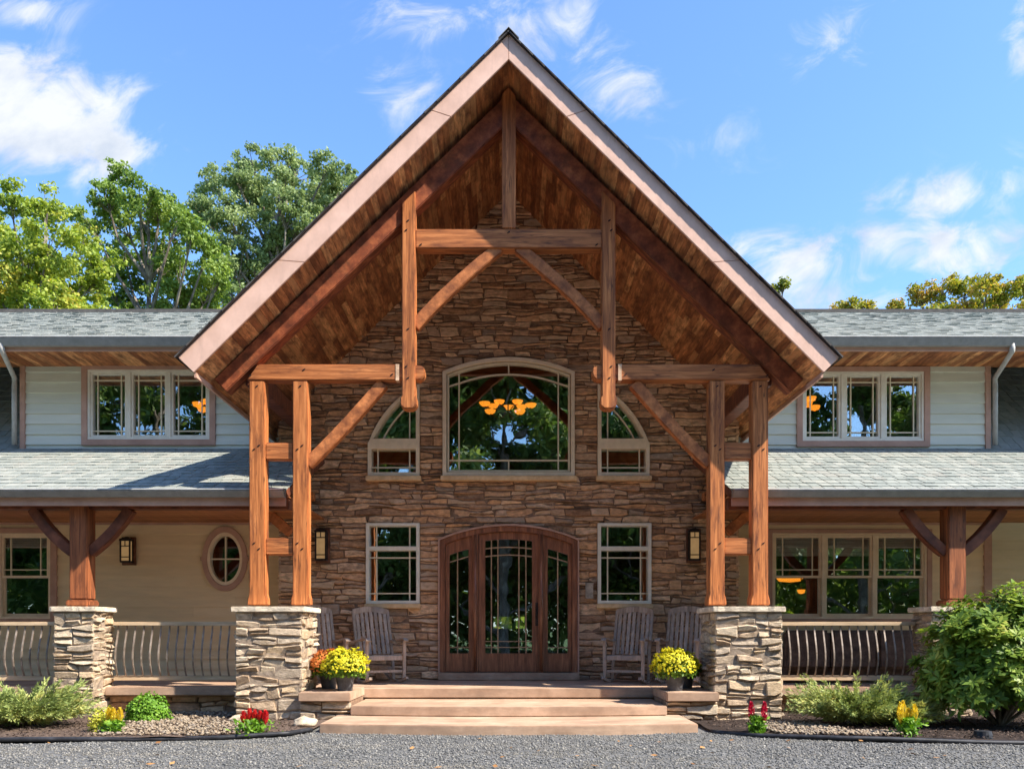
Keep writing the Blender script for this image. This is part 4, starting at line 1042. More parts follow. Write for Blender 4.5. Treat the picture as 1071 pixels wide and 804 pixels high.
for k, (x, y, a, lab) in enumerate(spots):
    o = c0 if k == 0 else copy_tree(c0)
    o.location = (x, y, .373); o.rotation_euler.z = a; o['label'] = lab; o['category'] = 'rocking chair'; o['group'] = 'rocking chairs on the entrance porch'

# ---------------------------------------------------------------- foliage helpers
def leaves(C, Nrm, size, asp=.6, bend=0, rng=RNG, axis=None):
    """diamond-ish quads; C (n,3), Nrm (n,3) normals; returns V,F"""
    n = len(C); Nrm = Nrm/np.linalg.norm(Nrm, axis=1, keepdims=True)
    if axis is None:
        a = rng.normal(size=(n,3)); a -= (a*Nrm).sum(1,keepdims=True)*Nrm
    else:
        a = axis - (axis*Nrm).sum(1,keepdims=True)*Nrm*0
    a /= np.linalg.norm(a, axis=1, keepdims=True)+1e-9
    b = np.cross(Nrm, a); b /= np.linalg.norm(b, axis=1, keepdims=True)+1e-9
    s = size if np.ndim(size) else np.full(n, size); s = np.asarray(s)[:,None]
    V = np.stack([C - a*s*.5, C - b*s*asp*.5 + a*s*.05, C + a*s*.5, C + b*s*asp*.5 + a*s*.05], 1)
    return V.reshape(-1,3), np.arange(4*n).reshape(n,4)
def unit(n, rng=RNG):
    v = rng.normal(size=(n,3)); return v/np.linalg.norm(v, axis=1, keepdims=True)

def tree(name, base, height, crown_r, m, label, seed, nclump=170, per=190, lsz=.21, crown_base=.35, group='trees behind the house', full=False, wide=1.0, fit=None):
    rng = np.random.default_rng(seed); rnd = random.Random(seed)
    root = empty(name, base, label, 'tree', group)
    base = Vector(base); th = height*.55
    mb = MB(); r0 = height*.016
    trunk = [base+Vector((.25*math.sin(t*2+seed),.2*math.cos(t*3),height*.9*t)) for t in [k/9 for k in range(10)]]
    mb.tube(trunk, [r0*(1-.88*k/9) for k in range(10)], 8)
    ends = []
    def branch(p, d, ln, r, lev):
        pts = [p]; q = p.copy(); dd = d.copy()
        for k in range(4):
            dd = (dd + Vector((rnd.uniform(-.22,.22),rnd.uniform(-.22,.22),rnd.uniform(-.05,.22)))).normalized(); q = q+dd*ln/4; pts.append(q.copy())
        mb.tube(pts, [r*(1-.17*k) for k in range(5)], 5, cap=False)
        if lev == 0: ends.append(q); ends.append(pts[2]); return
        for k in range(3 if lev == 2 else 3):
            t = rnd.choice([2,3,4]); a = rnd.uniform(0,6.28); e = (dd+Vector((math.cos(a),math.sin(a),rnd.uniform(-.1,.5)))*.8).normalized()
            branch(pts[t], e, ln*.62, r*.5, lev-1)
        ends.append(q)
    nb = 13
    for k in range(nb):
        t = crown_base + (1-crown_base)*.9*k/nb; p = trunk[0].lerp(trunk[-1], t); a = k*2.4+seed
        up = .35+.9*t; ln = crown_r*(1.0-(.25 if full else .55)*max(0,(t-.55)/.45))*rnd.uniform(.75,1.05)
        branch(p, Vector((math.cos(a),math.sin(a),up)).normalized(), ln, r0*.42*(1-t*.6), 2)
    mb.build('trunk', 'bark', root)
    ends = np.array([tuple(e) for e in ends]); ends = ends[ends[:,2] > base.z+height*crown_base*.8]
    if len(ends) > nclump: ends = ends[rng.permutation(len(ends))[:nclump]]
    V, Fs, off = [], [], 0
    for e in ends:
        n = int(per*rng.uniform(.4,1.3)); cr = crown_r*rng.uniform(.12,.24)
        d = unit(n,rng)*(rng.uniform(.15,1,size=(n,1))**.55)*cr; d[:,2] *= .7
        C = e + d; nr = unit(n,rng)*.8+np.array([0,0,.5])+d/cr*.5
        v, f = leaves(C, nr, lsz*rng.uniform(.6,1.25,size=n), .75, rng=rng); V.append(v); Fs.append(f+off); off += len(v)
    V = np.concatenate(V); raw('crown', V, np.concatenate(Fs), m, root)
    k = 1.0
    if fit:
        lo_, hi_ = .3, 2.0
        for _ in range(30):
            k = (lo_+hi_)/2; Q = base.y+k*(V[:,1]-base.y); pyv = HY-(base.z+k*(V[:,2]-base.z)-H0)*F/Q
            if np.percentile(pyv, .15) < fit: hi_ = k
            else: lo_ = k
    root.scale = (max(k,wide*k),max(k,wide*k),k)
    return root
# trees behind the house
def tpos(px, D): return (X(px,D), D, -.02)
def lobed_tree(px0, D, lobes, m, label, seed, lsz=.13, dens=1.25, depth=2.0):
    """crown built from foliage lobes of real size spread in depth round the trunk; each lobe is carried by a limb"""
    rng = np.random.default_rng(seed); rnd = random.Random(seed); x0 = X(px0,D)
    root = empty('broadleaf_tree', (x0,D,-.02), label, 'tree', 'trees behind the house')
    mb = MB(); ztop = max(Z(l[1],D) for l in lobes); r0 = ztop*.015
    trunk = [Vector((x0+.3*math.sin(t*4+seed),D+.25*math.cos(t*5),-.02+ztop*.97*t)) for t in [k/10 for k in range(11)]]
    mb.tube(trunk, [r0*(1-.9*k/10) for k in range(11)], 8)
    V, Fs, off = [], [], 0
    for (px,py,rp) in lobes:
        dd = rng.uniform(-depth,depth); DD = D+dd; c = np.array([X(px,DD),DD,Z(py,DD)]); R_ = rp*DD/F
        # limb
        tz = max(.25, min(.92, (c[2]-1.2*math.hypot(c[0]-x0,dd))/(ztop*.97))); st = trunk[int(tz*10)]
        cv = Vector([float(q) for q in c]); mid = st.lerp(cv,.55)+Vector((rnd.uniform(-.2,.2),rnd.uniform(-.2,.2),-.25))
        mb.tube([st, mid, cv], [r0*.30,r0*.19,r0*.07], 5, cap=False)
        nc = int(9+R_*R_*16*dens)
        cc = c + unit(nc,rng)*(rng.uniform(.25,1.12,size=(nc,1))**.6)*R_*np.array([1,1,.85])
        for e in cc:
            ev = Vector([float(q) for q in e])
            if rnd.random() < .35: mb.tube([mid.lerp(cv,.6), ev], [r0*.07, r0*.03], 4, cap=False)
            cr = rng.uniform(.16,.42)*(.6+.4*R_); n = int(70*rng.uniform(.5,1.5)*(cr/.3)**1.6*(.15/lsz)**2)
            if n < 6: n = 6
            d = unit(n,rng)*(rng.uniform(.05,1,size=(n,1))**.6)*cr*np.array([1.15,1.15,.7])
            C = e+d; nr = unit(n,rng)*.8+np.array([0,0,.55])+d/cr*.5
            v, f = leaves(C, nr, lsz*rng.uniform(.55,1.3,size=n), .7, rng=rng); V.append(v); Fs.append(f+off); off += len(v)
    mb.build('trunk', 'bark', root); raw('crown', np.concatenate(V), np.concatenate(Fs), m, root)
lobed_tree(42, 27, [(10,207,20),(45,217,22),(2,248,30),(52,252,32),(88,255,22),(25,298,36),(75,300,32),(-32,240,36),(-32,290,38),(103,292,18),(20,345,40),(80,345,40),(30,275,28),(60,320,30),(108,270,14),(-5,320,30)], 'leaf_yellow',
    'bright yellow-green tree behind the left end of the roof', 3)
lobed_tree(150, 31, [(127,180,14),(110,205,20),(145,203,20),(168,217,20),(92,230,18),(130,235,26),(172,247,26),(203,238,20),(218,262,20),(152,280,30),(192,290,28),(222,300,20),(118,300,26),(207,322,25),(150,340,36),(175,275,22),(130,265,20),(225,325,22),(180,320,26),(110,330,24),(185,230,16),(232,285,14)], 'leaf_green',
    'mid-green tree with a narrow pointed top, between the yellow-green and the grey-green tree', 5)
lobed_tree(290, 34, [(222,192,18),(262,168,17),(290,166,16),(243,182,18),(312,178,19),(342,176,16),(362,186,14),(335,203,22),(270,202,25),(300,217,25),(238,225,24),(275,247,26),(312,252,24),(243,270,25),(282,287,26),(240,307,22),(352,218,20),(382,205,18),(210,215,14),(260,330,30),(256,205,20),(318,230,24),(290,260,26),(262,290,24),(222,225,16),(300,195,20),(355,200,18),(228,270,18),(330,270,20)], 'leaf_grey',
    'tall grey-green rounded tree left of the gable', 41, lsz=.13)
lobed_tree(1010, 34, [(985,303,17),(960,311,12),(1010,302,15),(1034,301,16),(1058,303,16),(940,320,11),(1000,324,20),(1035,324,22),(1020,350,35),(970,335,18)], 'leaf_autumn',
    'large autumn-tinged tree above the right roof', 14, lsz=.14)
lobed_tree(1100, 37, [(1075,300,16),(1098,298,20),(1125,305,22),(1078,322,20),(1105,330,28)], 'leaf_autumn', 'autumn-tinged tree cut by the right edge of the picture', 17, lsz=.14)
lobed_tree(895, 38, [(888,321,9),(905,323,8),(872,325,7),(890,340,16),(915,328,7)], 'leaf_autumn', 'low brownish treetop just showing over the right roof', 19, lsz=.14)
lobed_tree(806, 37, [(818,297,5),(811,302,5),(805,310,7),(800,325,12)], 'leaf_autumn', 'treetop sprig peeking out beside the right rake of the gable', 23, lsz=.14, depth=.6)
# trees across the drive, mirrored in the windows
rt = tree('broadleaf_tree', (0,-16,0), 19.0, 5.0, 'leaf_dark', 'dark tree across the drive mirrored in the windows', 29, nclump=480, per=200, lsz=.30, crown_base=.05, group='trees across the drive facing the house')
for k, (x, y, sc) in enumerate([(-9,-15,1.0),(9,-17,1.02),(-18,-13,.95),(18,-14,.95),(-27,-10,.9),(27,-11,.92),(-4.5,-24,1.15),(5,-25,1.2),(-14,-23,1.1),(14,-24,1.15)]):
    c = copy_tree(rt, None, (x,y,0)); c.scale = rt.scale*sc; c.rotation_euler.z = k*1.3

def woods(name, x0, x1, y0, y1, h, n, m, lsz, label, seed):
    rng = np.random.default_rng(seed); x = rng.uniform(x0,x1,n); y = rng.uniform(y0,y1,n)
    top = np.array([h*(.75+.5*noise.noise(Vector((float(a)*.25,float(b)*.25,seed)))) for a,b in zip(x,y)])
    C = np.stack([x,y,top*rng.uniform(0,1,n)**.7],1); v, f = leaves(C, unit(n,rng)*.8+np.array([0,0,.4]), lsz*rng.uniform(.6,1.3,n), .8, rng=rng)
    tag(raw(name, v, f, m), label, 'woods', kind='stuff')
woods('woodland', -48, 48, -34, -19, 9.5, 110000, 'leaf_dark', .42, 'dense green woodland across the drive, mirrored in the windows', 4)
woods('woodland', -30, 45, 38, 44, 7.5, 30000, 'leaf_yellow', .5, 'low woodland behind the house', 5)
# ---------------------------------------------------------------- shrubs
def blob_shrub(name, c, rx, ry, h, m, label, cat, n, lsz, asp=.5, seed=1, shell=.5, group=None, stem=True):
    rng = np.random.default_rng(seed); root = empty(name, (c[0],c[1],c[2]), label, cat, group)
    d = unit(n,rng); d[:,2] = np.abs(d[:,2]); rad = rng.uniform(shell,1,size=(n,1))
    lump = np.array([1+.22*noise.noise(Vector((float(a)*2.2+seed,float(b)*2.2,float(e)*2.2))) for a,b,e in d])[:,None]
    C = d*rad*lump*np.array([rx,ry,h])+np.array(c); C[:,2] += .02
    nr = d+unit(n,rng)*.7
    v, f = leaves(C, nr, lsz*rng.uniform(.6,1.3,size=n), asp, rng=rng); raw('foliage', v, f, m, root)
    if stem:
        mb = MB()
        for k in range(7):
            a = k*.9; mb.tube([(c[0],c[1],c[2]-.02),(c[0]+math.cos(a)*rx*.3,c[1]+math.sin(a)*ry*.3,c[2]+h*.4),(c[0]+math.cos(a)*rx*.6,c[1]+math.sin(a)*ry*.6,c[2]+h*.75)], [.012,.008,.004], 5)
        mb.build('stems', 'bark', root)
    return root
g = GD(757); blob_shrub('boxwood_shrub', (X(154,g),g,.02), .29, .27, .36, 'boxwood', 'round bright green shrub by the left porch foundation', 'shrub', 5200, .04, .65, 3)
g = GD(768); blob_shrub('small_shrub', (X(108,g),g,.02), .17, .16, .28, 'lime_leaf', 'small yellow-green shrub left of the round green shrub', 'shrub', 1500, .04, .4, 4)
def juniper(px, g, w, dp, h, label, seed, nb=260):
    rng = np.random.default_rng(seed); c = np.array([X(px,g), g, .02]); root = empty('juniper', tuple(c), label, 'shrub', 'spreading junipers in the front beds')
    Vs, Fs, off = [], [], 0; mb = MB()
    for k in range(nb):
        a = rng.uniform(0,2*math.pi); e = rng.uniform(.15,1.0); L = rng.uniform(.55,1.0)
        tip = c+np.array([math.cos(a)*w*L*math.cos(e*.9), math.sin(a)*dp*L*math.cos(e*.9), .1+h*L*math.sin(e*1.3)*rng.uniform(.6,1.1)])
        mid = c*.5+tip*.5+np.array([0,0,h*.12])
        if k % 8 == 0: mb.tube([tuple(c),tuple(mid),tuple(tip)], [.012,.008,.003], 4)
        n = 75; t = rng.uniform(.35,1.05,size=(n,1)); P = c*(1-t)**2+mid*2*t*(1-t)+tip*t*t
        ax = (tip-mid)/np.linalg.norm(tip-mid); sp = unit(n,rng); C = P+sp*rng.uniform(.01,.07,size=(n,1))*(1.15-t*.6)
        axis = ax+sp*.7; nr = np.cross(axis, unit(n,rng))+1e-6
        v, f = leaves(C, nr, .075*rng.uniform(.5,1.2,size=n), .2, rng=rng, axis=axis); Vs.append(v); Fs.append(f+off); off += len(v)
    raw('foliage', np.concatenate(Vs), np.concatenate(Fs), 'juniper', root); mb.build('stems','bark',root)
juniper(25, 9.9, 1.0, .6, .50, 'spreading grey-green juniper at the left edge of the drive', 5, 330)
juniper(-35, 9.6, .8, .6, .45, 'grey-green juniper cut by the left edge of the picture', 6, 220)
juniper(892, 10.0, .88, .6, .56, 'low feathery juniper in front of the right railing', 7, 330)
juniper(945, 9.9, .5, .45, .30, 'low juniper tucked against the rhododendron', 8, 200)
def rhodo(px, g, w, dp, h, seed):
    rng = np.random.default_rng(seed); c = np.array([X(px,g), g, .02])
    root = empty('rhododendron', tuple(c), 'big glossy rhododendron at the right end of the porch', 'shrub')
    Vs, Fs, off = [], [], 0; mb = MB(); n = 1900
    d = unit(n,rng); d[:,2] = np.where(d[:,2]<-.5,-d[:,2],d[:,2]); rad = rng.uniform(.5,1,size=n)**.6
    for k in range(n):
        lump = 1+.30*noise.noise(Vector((float(d[k,0])*2.6+seed,float(d[k,1])*2.6,float(d[k,2])*2.6)))
        e = c+d[k]*rad[k]*lump*np.array([w,dp,h*.56])+np.array([0,0,h*.42])
        if e[2] < .05: e[2] = .05+rng.uniform(0,.1)
        if k % 60 == 0: mb.tube([tuple(c),tuple((c+e)/2+np.array([0,0,.12])),tuple(e)], [.022,.012,.006], 5)
        m = 13; a = rng.uniform(0,6.28,size=m)+np.arange(m)*2.4; up = d[k]*.7+np.array([0,-.1,.6]); up /= np.linalg.norm(up)
        t1 = np.cross(up,[.3,.9,.1]); t1 /= np.linalg.norm(t1); t2 = np.cross(up,t1)
        ax = np.cos(a)[:,None]*t1+np.sin(a)[:,None]*t2+up*rng.uniform(-.25,.55,size=(m,1)); ax /= np.linalg.norm(ax,axis=1,keepdims=True)
        L = rng.uniform(.08,.135,size=m); C = e+ax*L[:,None]*.55; nr = up-ax*(ax@up)[:,None]+unit(m,rng)*.2
        v, f = leaves(C, nr, L, .33, rng=rng, axis=ax); Vs.append(v); Fs.append(f+off); off += len(v)
    raw('foliage', np.concatenate(Vs), np.concatenate(Fs), 'rhododendron', root); mb.build('stems','bark',root)
rhodo(1046, 9.95, .90, .8, 1.60, 5)

# potted mums
def mum(x, y, z, r, fm, label, seed, pot_r=.13, pot_h=.2):
    rng = np.random.default_rng(seed); root = empty('potted_mum', (x,y,z), label, 'potted plant', 'potted mums on the entrance ledges')
    MB().lathe([(0,0),(pot_r*.72,0),(pot_r*.95,pot_h*.9),(pot_r*1.04,pot_h*.9),(pot_r*1.04,pot_h),(pot_r*.93,pot_h),(pot_r*.9,pot_h*.9),(0,pot_h*.88)], (x,y,z), 24).build('pot', 'pot', root, smooth=False)
    cz = z+pot_h+r*.18; n = 2600; d = unit(n,rng); d[:,2] = np.where(d[:,2] < -.35, -d[:,2], d[:,2]); C = np.array([x,y,cz])+d*rng.uniform(.5,.97,size=(n,1))*np.array([r,r,r*.88])
    v, f = leaves(C, d+unit(n,rng)*.6, .045*rng.uniform(.7,1.3,size=n), .55, rng=rng); raw('foliage', v, f, 'mum_leaf', root)
    n = 1350; d = unit(n,rng); d[:,2] = np.where(d[:,2] < -.05, -d[:,2], d[:,2]); keep = rng.uniform(size=n) < np.clip(d[:,2]*1.2+.22,0,.8); d = d[keep]; n = len(d)
    lp = np.array([1+.30*noise.noise(Vector((float(a)*3+seed,float(b)*3,float(e)*3))) for a,b,e in d])[:,None]
    Cf = np.array([x,y,cz])+d*lp*rng.uniform(.88,1.06,size=(n,1))*np.array([r,r,r*.9])
    # each flower: 3 crossed layers of petals
    Vs, Fs, off = [], [], 0
    for j in range(6):
        nn = d+unit(n,rng)*.35; ax = np.cross(nn, unit(n,rng)); v, f = leaves(Cf+d*.004*j, nn, (.034*rng.uniform(.7,1.3,size=n)), .55, rng=rng, axis=ax); Vs.append(v); Fs.append(f+off); off += len(v)
    raw('flowers', np.concatenate(Vs), np.concatenate(Fs), fm, root)
mum(X(361,10.85), 10.85, .40, .30, 'mum_yellow', 'yellow mum in a dark pot on the left ledge, in front of the orange mum', 1)
mum(X(344,11.25), 11.25, .40, .28, 'mum_orange', 'rusty orange mum in a dark pot against the left stone pillar', 2)
mum(X(706,10.85), 10.85, .40, .30, 'mum_yellow', 'bright yellow mum in a dark pot on the right ledge', 3)
mum(X(717,11.35), 11.35, .40, .20, 'mum_leaf', 'green unopened mum in a dark pot behind the right yellow mum', 4, .12, .18)

def celosia(px, g, h, w, fm, n_pl, label, seed):
    rng = np.random.default_rng(seed); x = X(px,g); root = empty('celosia', (x,g,.02), label, 'flower', 'plumed flowers along the bed edge')
    n = 420; C = np.array([x,g,.02])+np.stack([rng.normal(0,w*.4,n), rng.normal(0,w*.35,n), rng.uniform(0,h*.55,n)],1)
    v, f = leaves(C, unit(n,rng)+np.array([0,-.3,.6]), .07*rng.uniform(.6,1.2,size=n), .4, rng=rng); raw('foliage', v, f, 'boxwood', root)
    Vs, Fs, off = [], [], 0
    for k in range(n_pl):
        a = (k-(n_pl-1)/2)/max(1,n_pl-1) if n_pl > 1 else 0; px_ = x+a*w*1.1; py_ = g+rng.uniform(-.05,.05); zt = h*rng.uniform(.8,1.05)
        m = 170; t = rng.uniform(0,1,size=m); rr = .032*np.sin(np.pi*np.clip(t*.85+.1,0,1)); an = rng.uniform(0,6.28,size=m)
        C = np.stack([px_+rr*np.cos(an), py_+rr*np.sin(an), .02+h*.42+(zt-h*.42)*t],1); ax = np.stack([np.cos(an)*.5,np.sin(an)*.5,np.ones(m)],1)
        v, f = leaves(C, np.stack([np.cos(an),np.sin(an),np.zeros(m)],1)+unit(m,rng)*.3, .045, .4, rng=rng, axis=ax); Vs.append(v); Fs.append(f+off); off += len(v)
    raw('plumes', np.concatenate(Vs), np.concatenate(Fs), fm, root)
celosia(266, 9.25, .31, .24, 'red_plume', 5, 'scarlet plumed flowers at the foot of the left stone pillar', 1)
celosia(792.5, 9.25, .37, .11, 'crimson_plume', 2, 'two crimson flower plumes at the foot of the right stone pillar', 2)
celosia(949, 9.05, .38, .15, 'yellow_plume', 4, 'yellow plumed flowers in front of the right juniper', 3)
celosia(118, 9.2, .30, .12, 'yellow_plume', 3, 'pale yellow plumes beside the small yellow-green shrub', 4)

# ---------------------------------------------------------------- ground
def sheet(name, x0, x1, y0, y1, z, m, nx=2, ny=2, amp=0, sc=1):
    mb = MB(); 
    for j in range(ny+1):
        for i in range(nx+1):
            x = x0+(x1-x0)*i/nx; y = y0+(y1-y0)*j/ny; mb.v.append((x,y,z+(amp*noise.noise(Vector((x*sc,y*sc,3))) if amp else 0)))
    for j in range(ny):
        for i in range(nx): a = j*(nx+1)+i; mb.f.append((a,a+1,a+nx+2,a+nx+1))
    return mb
tag(sheet('lawn', -300,300,-300,300,-.06,'grass').build('lawn','grass'), kind='structure')
tag(sheet('drive', -16,16,-8,12,-.0,'gravel_ground',120,100,.012,1.3).build('gravel_driveway','gravel_ground'), kind='structure')
edgeL = [(-13,8.3),(X(0,8.67),8.67),(X(120,8.85),8.80),(X(230,8.95),8.92),(X(300,9.2),9.2),(-2.3,9.6)]
edgeR = [(2.35,9.55),(X(790,9.2),9.15),(X(880,8.9),8.82),(X(1071,8.5),8.55),(13,8.2)]
for pts, nm in ((edgeL,'L'),(edgeR,'R')):
    poly = pts + ([(-2.3,10.6),(-2.3,11.9),(-13,11.9)] if nm == 'L' else [(13,11.9),(2.3,11.9)])
    if nm == 'R': poly = pts+[(13,11.9),(2.35,11.9)]
    bm_ = bmesh.new(); vs = [bm_.verts.new((p[0],p[1],.022)) for p in poly]; bm_.faces.new(vs)
    bmesh.ops.triangulate(bm_, faces=bm_.faces); bmesh.ops.subdivide_edges(bm_, edges=bm_.edges, cuts=12, use_grid_fill=True)
    for v in bm_.verts: v.co.z += .02+.03*noise.noise(Vector((v.co.x*2.5,v.co.y*2.5,1)))
    me = bpy.data.meshes.new('garden_bed'); bm_.to_mesh(me); bm_.free(); me.materials.append(MATS['mulch'])
    o = bpy.data.objects.new('garden_bed', me); COL.objects.link(o); tag(o, kind='structure')
    cps = [(p[0],p[1],.03) for p in pts]; sm = []
    for k in range(len(cps)-1):
        for t in range(8): a, b = Vector(cps[k]), Vector(cps[k+1]); q_ = a.lerp(b,t/8); q_.z += .012*math.sin(q_.x*2.1); q_.y += .03*math.sin(q_.x*1.3); sm.append(q_)
    sm.append(Vector(cps[-1]))
    tag(MB().tube(sm, .026, 8).build('bed_edging', 'black_plastic', None, smooth=True), 'black plastic edging along the %s garden bed' % ('left' if nm == 'L' else 'right'), 'garden edging', 'edging of the garden beds')
# loose stones
def pebbles(name, pts, size, m, seed, flat=.6):
    rng = np.random.default_rng(seed); n = len(pts)
    base = np.array([[1,0,0],[-1,0,0],[0,1,0],[0,-1,0],[0,0,1],[0,0,-1]],dtype=float)
    fc = np.array([[0,2,4],[2,1,4],[1,3,4],[3,0,4],[2,0,5],[1,2,5],[3,1,5],[0,3,5]])
    s = size*rng.uniform(.5,1.4,size=(n,1,1)); V = base[None]*s*rng.uniform(.6,1.2,size=(n,6,1))
    an = rng.uniform(0,6.28,size=n); c, sn = np.cos(an)[:,None], np.sin(an)[:,None]
    x = V[:,:,0]*c-V[:,:,1]*sn; y = V[:,:,0]*sn+V[:,:,1]*c; V = np.stack([x,y,V[:,:,2]*flat+x*rng.uniform(-.3,.3,size=(n,1))],2)+pts[:,None,:]
    Fc = (fc[None]+6*np.arange(n)[:,None,None]).reshape(-1,3)
    o = raw(name, V.reshape(-1,3), Fc, m); return o
rng = np.random.default_rng(77); n = 42000
yy = 6.3+3.6*rng.uniform(0,1,n)**.85; xx = rng.uniform(-6.2,6.2,n)
def edge_y(x):
    if x < 0: P = edgeL
    else: P = edgeR
    if -2.35 < x < 2.4: return 9.6
    xs = [p[0] for p in P]; ys = [p[1] for p in P]; return float(np.interp(x, xs, ys))
ey = np.array([edge_y(x) for x in xx]); keep = yy < ey-.03; xx, yy = xx[keep], yy[keep]
zz = np.array([.012*noise.noise(Vector((float(a)*1.3,float(b)*1.3,3))) for a,b in zip(xx,yy)])+.003
tag(pebbles('driveway_gravel', np.stack([xx,yy,zz],1), .0135, 'gravel', 1), 'loose grey gravel covering the driveway', 'gravel', kind='stuff')
P = []
for (x0,x1,y0,y1,c) in ((X(120,9.6),X(262,9.6),8.95,10.3,1300),(X(150,11),X(245,11),10.2,11.5,900),(X(800,9.5),X(880,9.5),9.0,10.2,1000),(X(880,9.3),X(930,9.3),8.95,9.3,300)):
    P.append(np.stack([rng.uniform(x0,x1,c), rng.uniform(y0,y1,c), .05+rng.uniform(0,.02,c)],1))
P = np.concatenate(P); P = P[np.array([edge_y(p[0])+.05 < p[1] for p in P])]
tag(pebbles('pea_gravel', P, .026, 'pea_stone', 2), 'rounded tan stones spread over the garden beds', 'gravel', kind='stuff')
n = 15000; xx = np.where(rng.uniform(size=n) < .5, rng.uniform(-7.5,-2.4,n), rng.uniform(2.45,7.5,n)); yy = rng.uniform(8.6,11.4,n)
k = np.array([edge_y(a)+.04 < b for a,b in zip(xx,yy)]); C = np.stack([xx,yy,np.full(n,.055)+rng.uniform(0,.015,n)],1)[k]
v, f = leaves(C, unit(len(C))*.5+np.array([0,0,1]), .05*RNG.uniform(.5,1.3,size=len(C)), .3); tag(raw('mulch_chips', v, f, 'mulch'), 'dark shredded bark mulch in the garden beds', 'mulch', kind='stuff')
# boulders at pillar feet
def rock(x, y, r, label, seed, sx=1.3):
    bm_ = bmesh.new(); bmesh.ops.create_icosphere(bm_, subdivisions=3, radius=r)
    for v in bm_.verts:
        k = 1+.35*noise.noise(v.co*2.2/r*.6+Vector((seed,0,0))); v.co = Vector((v.co.x*k*sx, v.co.y*k, v.co.z*k*.65))
    me = bpy.data.meshes.new('rock'); bm_.to_mesh(me); bm_.free(); me.materials.append(MATS['pillar_stone']); me.polygons.foreach_set('use_smooth',[True]*len(me.polygons))
    o = bpy.data.objects.new('rock', me); o.location = (x,y,.05+r*.3); COL.objects.link(o); tag(o, label, 'rock')
rock(X(315,9.75), 9.9, .11, 'brown rock beside the left end of the bottom step', 1)
rock(X(247,10.2), 10.3, .09, 'small grey rock at the outer foot of the left stone pillar', 4)
# valve box
g = GD(774); q = MB().lathe([(0,0),(.10,0),(.085,.075),(.0,.08)], (X(1028,g),g,.03), 18); tag(q.build('plastic_fitting','black_plastic',None), 'black plastic irrigation cover under the rhododendron', 'irrigation cover')
# fallen leaves
n = 60; C = np.stack([rng.uniform(-5,5,n), rng.uniform(6.6,9.3,n), np.full(n,.025)],1)
for i in range(14):
    c = (rng.uniform(-5.5,5.5), rng.uniform(6.7,8.9), .03)
v, f = leaves(C, unit(n)*.35+np.array([0,0,1]), .06*RNG.uniform(.6,1.4,size=n), .7); tag(raw('fallen_leaves', v, f, 'dry_leaf'), 'scattered brown leaves fallen on the gravel', 'leaves', kind='stuff')

# ---------------------------------------------------------------- light, sky, camera
sd = Vector((1.25,-.58,1.45)).normalized()
el = math.asin(sd.z); rot = math.atan2(sd.x, sd.y)
sl = bpy.data.lights.new('sun','SUN'); sl.energy = 5.0; sl.angle = R(.55); sl.color = (1,.93,.82)
so = bpy.data.objects.new('sun', sl); so.rotation_euler = sd.to_track_quat('Z','Y').to_euler(); COL.objects.link(so)
w = bpy.data.worlds.new('World'); scene.world = w; w.use_nodes = True; nt = w.node_tree; nt.nodes.clear(); L = nt.links.new
out = nt.nodes.new('ShaderNodeOutputWorld')
sky = N(nt,'ShaderNodeTexSky', sky_type='NISHITA'); sky.sun_disc = False; sky.sun_elevation = el; sky.sun_rotation = rot; sky.air_density = 1.1; sky.dust_density = .6; sky.ozone_density = 2.5
tint = N(nt,'ShaderNodeMix', data_type='RGBA', blend_type='MULTIPLY'); tint.inputs['Factor'].default_value = 1; L(sky.outputs[0], tint.inputs['A']); tint.inputs['B'].default_value = (.72,.90,1.12,1)
bg = N(nt,'ShaderNodeBackground', i_Strength=.15); L(tint.outputs['Result'], bg.inputs[0])
def mth(op, a, b=None, c=None, clamp=False):
    n = N(nt,'ShaderNodeMath', operation=op); n.use_clamp = clamp
    for i_, v in enumerate((a,b,c)):
        if v is None: continue
        if isinstance(v,(int,float)): n.inputs[i_].default_value = v
        else: L(v, n.inputs[i_])
    return n.outputs[0]
tc = N(nt,'ShaderNodeTexCoord'); sp = N(nt,'ShaderNodeSeparateXYZ'); L(tc.outputs['Generated'], sp.inputs[0])
yc = mth('MAXIMUM', sp.outputs[1], .02); u = mth('DIVIDE', sp.outputs[0], yc); v = mth('DIVIDE', sp.outputs[2], yc)
tot = None
for (px,py,rx,ry,s) in [(45,125,95,50,1.35),(115,160,55,32,1.2),(10,95,55,45,1.2),(15,10,50,26,.9),(455,22,75,34,.62),(420,90,55,45,.48),(570,30,80,50,.66),(645,85,55,45,.62),(740,150,60,40,.3),
        (890,28,35,45,.6),(840,60,50,40,.42),(990,206,85,24,.85),(1060,190,40,24,.8),(830,275,80,34,.85),(930,260,50,26,.75),(870,310,90,30,.8),(1000,262,60,34,.85),(1045,250,40,26,.6),(1069,45,18,45,.7)]:
    a = mth('DIVIDE', mth('SUBTRACT', u, (px-CX)/F), rx/F); b = mth('DIVIDE', mth('SUBTRACT', v, (HY-py)/F), ry/F)
    d = mth('ADD', mth('MULTIPLY',a,a), mth('MULTIPLY',b,b)); e = mth('MULTIPLY', mth('EXPONENT', mth('MULTIPLY', d, -.8)), s)
    tot = e if tot is None else mth('MAXIMUM', tot, e)
cmb = N(nt,'ShaderNodeCombineXYZ'); L(u, cmb.inputs[0]); L(mth('MULTIPLY', mth('ADD', v, mth('MULTIPLY', u, -.25)), 1.35), cmb.inputs[1])
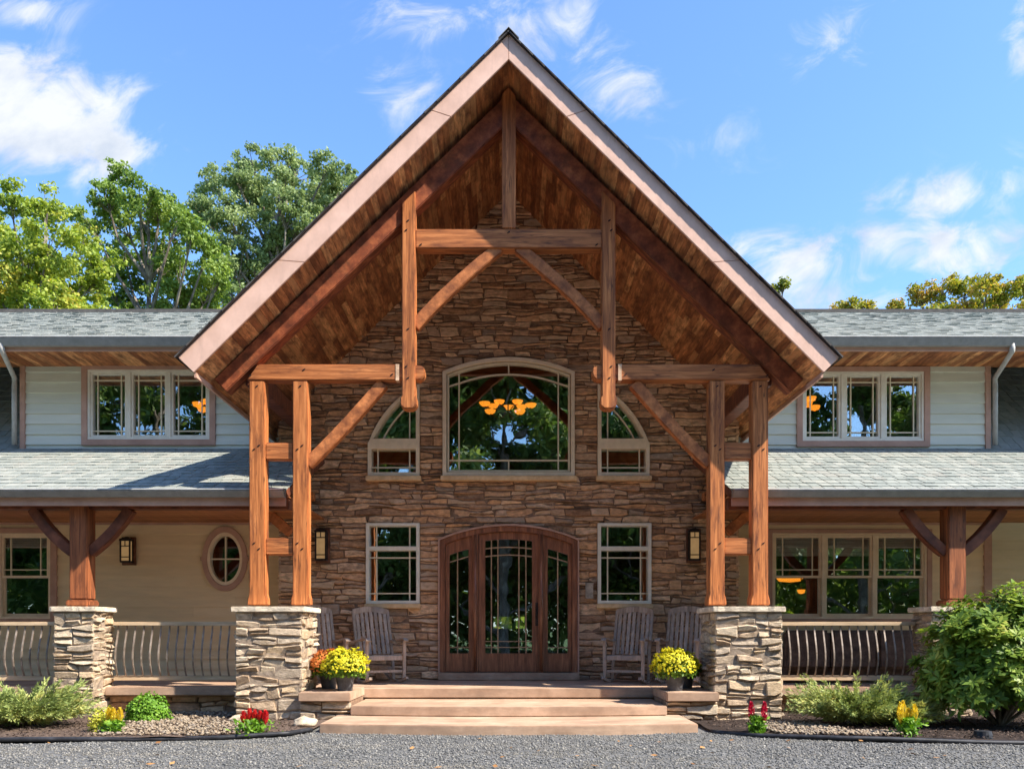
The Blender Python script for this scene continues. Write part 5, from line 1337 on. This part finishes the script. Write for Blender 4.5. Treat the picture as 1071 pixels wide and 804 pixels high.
nz = N(nt,'ShaderNodeTexNoise', i_Scale=11.0, i_Detail=12, i_Roughness=.62, i_Distortion=.7); L(cmb.outputs[0], nz.inputs['Vector'])
cl = mth('MULTIPLY_ADD', mth('SUBTRACT', nz.outputs[0], .5), 3.2, mth('MULTIPLY', tot, 1.25)); cl = mth('MULTIPLY', mth('SUBTRACT', cl, .30), .95, clamp=True)
sm_ = N(nt,'ShaderNodeMapRange', interpolation_type='SMOOTHSTEP'); L(cl, sm_.inputs[0]); sm_.inputs[4].default_value = .93
front = mth('GREATER_THAN', sp.outputs[1], .05); fac = mth('MULTIPLY', mth('MULTIPLY', sm_.outputs[0], front), mth('MINIMUM', mth('MULTIPLY', tot, 2.2), 1))
cb = N(nt,'ShaderNodeBackground', i_Strength=.50); cb.inputs[0].default_value = (.93,.97,1.0,1)
nz2 = N(nt,'ShaderNodeTexNoise', i_Scale=6.0, i_Detail=7, i_Roughness=.6); L(cmb.outputs[0], nz2.inputs['Vector'])
cr_ = ramp(nt, [(.36,(.66,.73,.84)),(.56,(.97,.99,1.0))]); L(nz2.outputs[0], cr_.inputs[0]); L(cr_.outputs[0], cb.inputs[0])
mx = N(nt,'ShaderNodeMixShader'); L(fac, mx.inputs[0]); L(bg.outputs[0], mx.inputs[1]); L(cb.outputs[0], mx.inputs[2]); L(mx.outputs[0], out.inputs[0])

cam = bpy.data.cameras.new('camera'); co = bpy.data.objects.new('camera', cam); COL.objects.link(co)
cam.sensor_width = 36; cam.lens = F/1071*36; cam.shift_y = (HY-402)/1071; cam.shift_x = (535.5-CX)/1071
co.location = (0,0,H0); co.rotation_euler = (R(90),0,0); cam.clip_end = 2000; cam.clip_start = .1
scene.camera = co
scene.render.engine = 'CYCLES'
scene.cycles.max_bounces = 6; scene.cycles.diffuse_bounces = 3; scene.cycles.transparent_max_bounces = 12
scene.view_settings.view_transform = 'Standard'; scene.view_settings.look = 'None'; scene.view_settings.gamma = 1; scene.view_settings.exposure = 1.08
scene.render.resolution_x = 1024; scene.render.resolution_y = 768
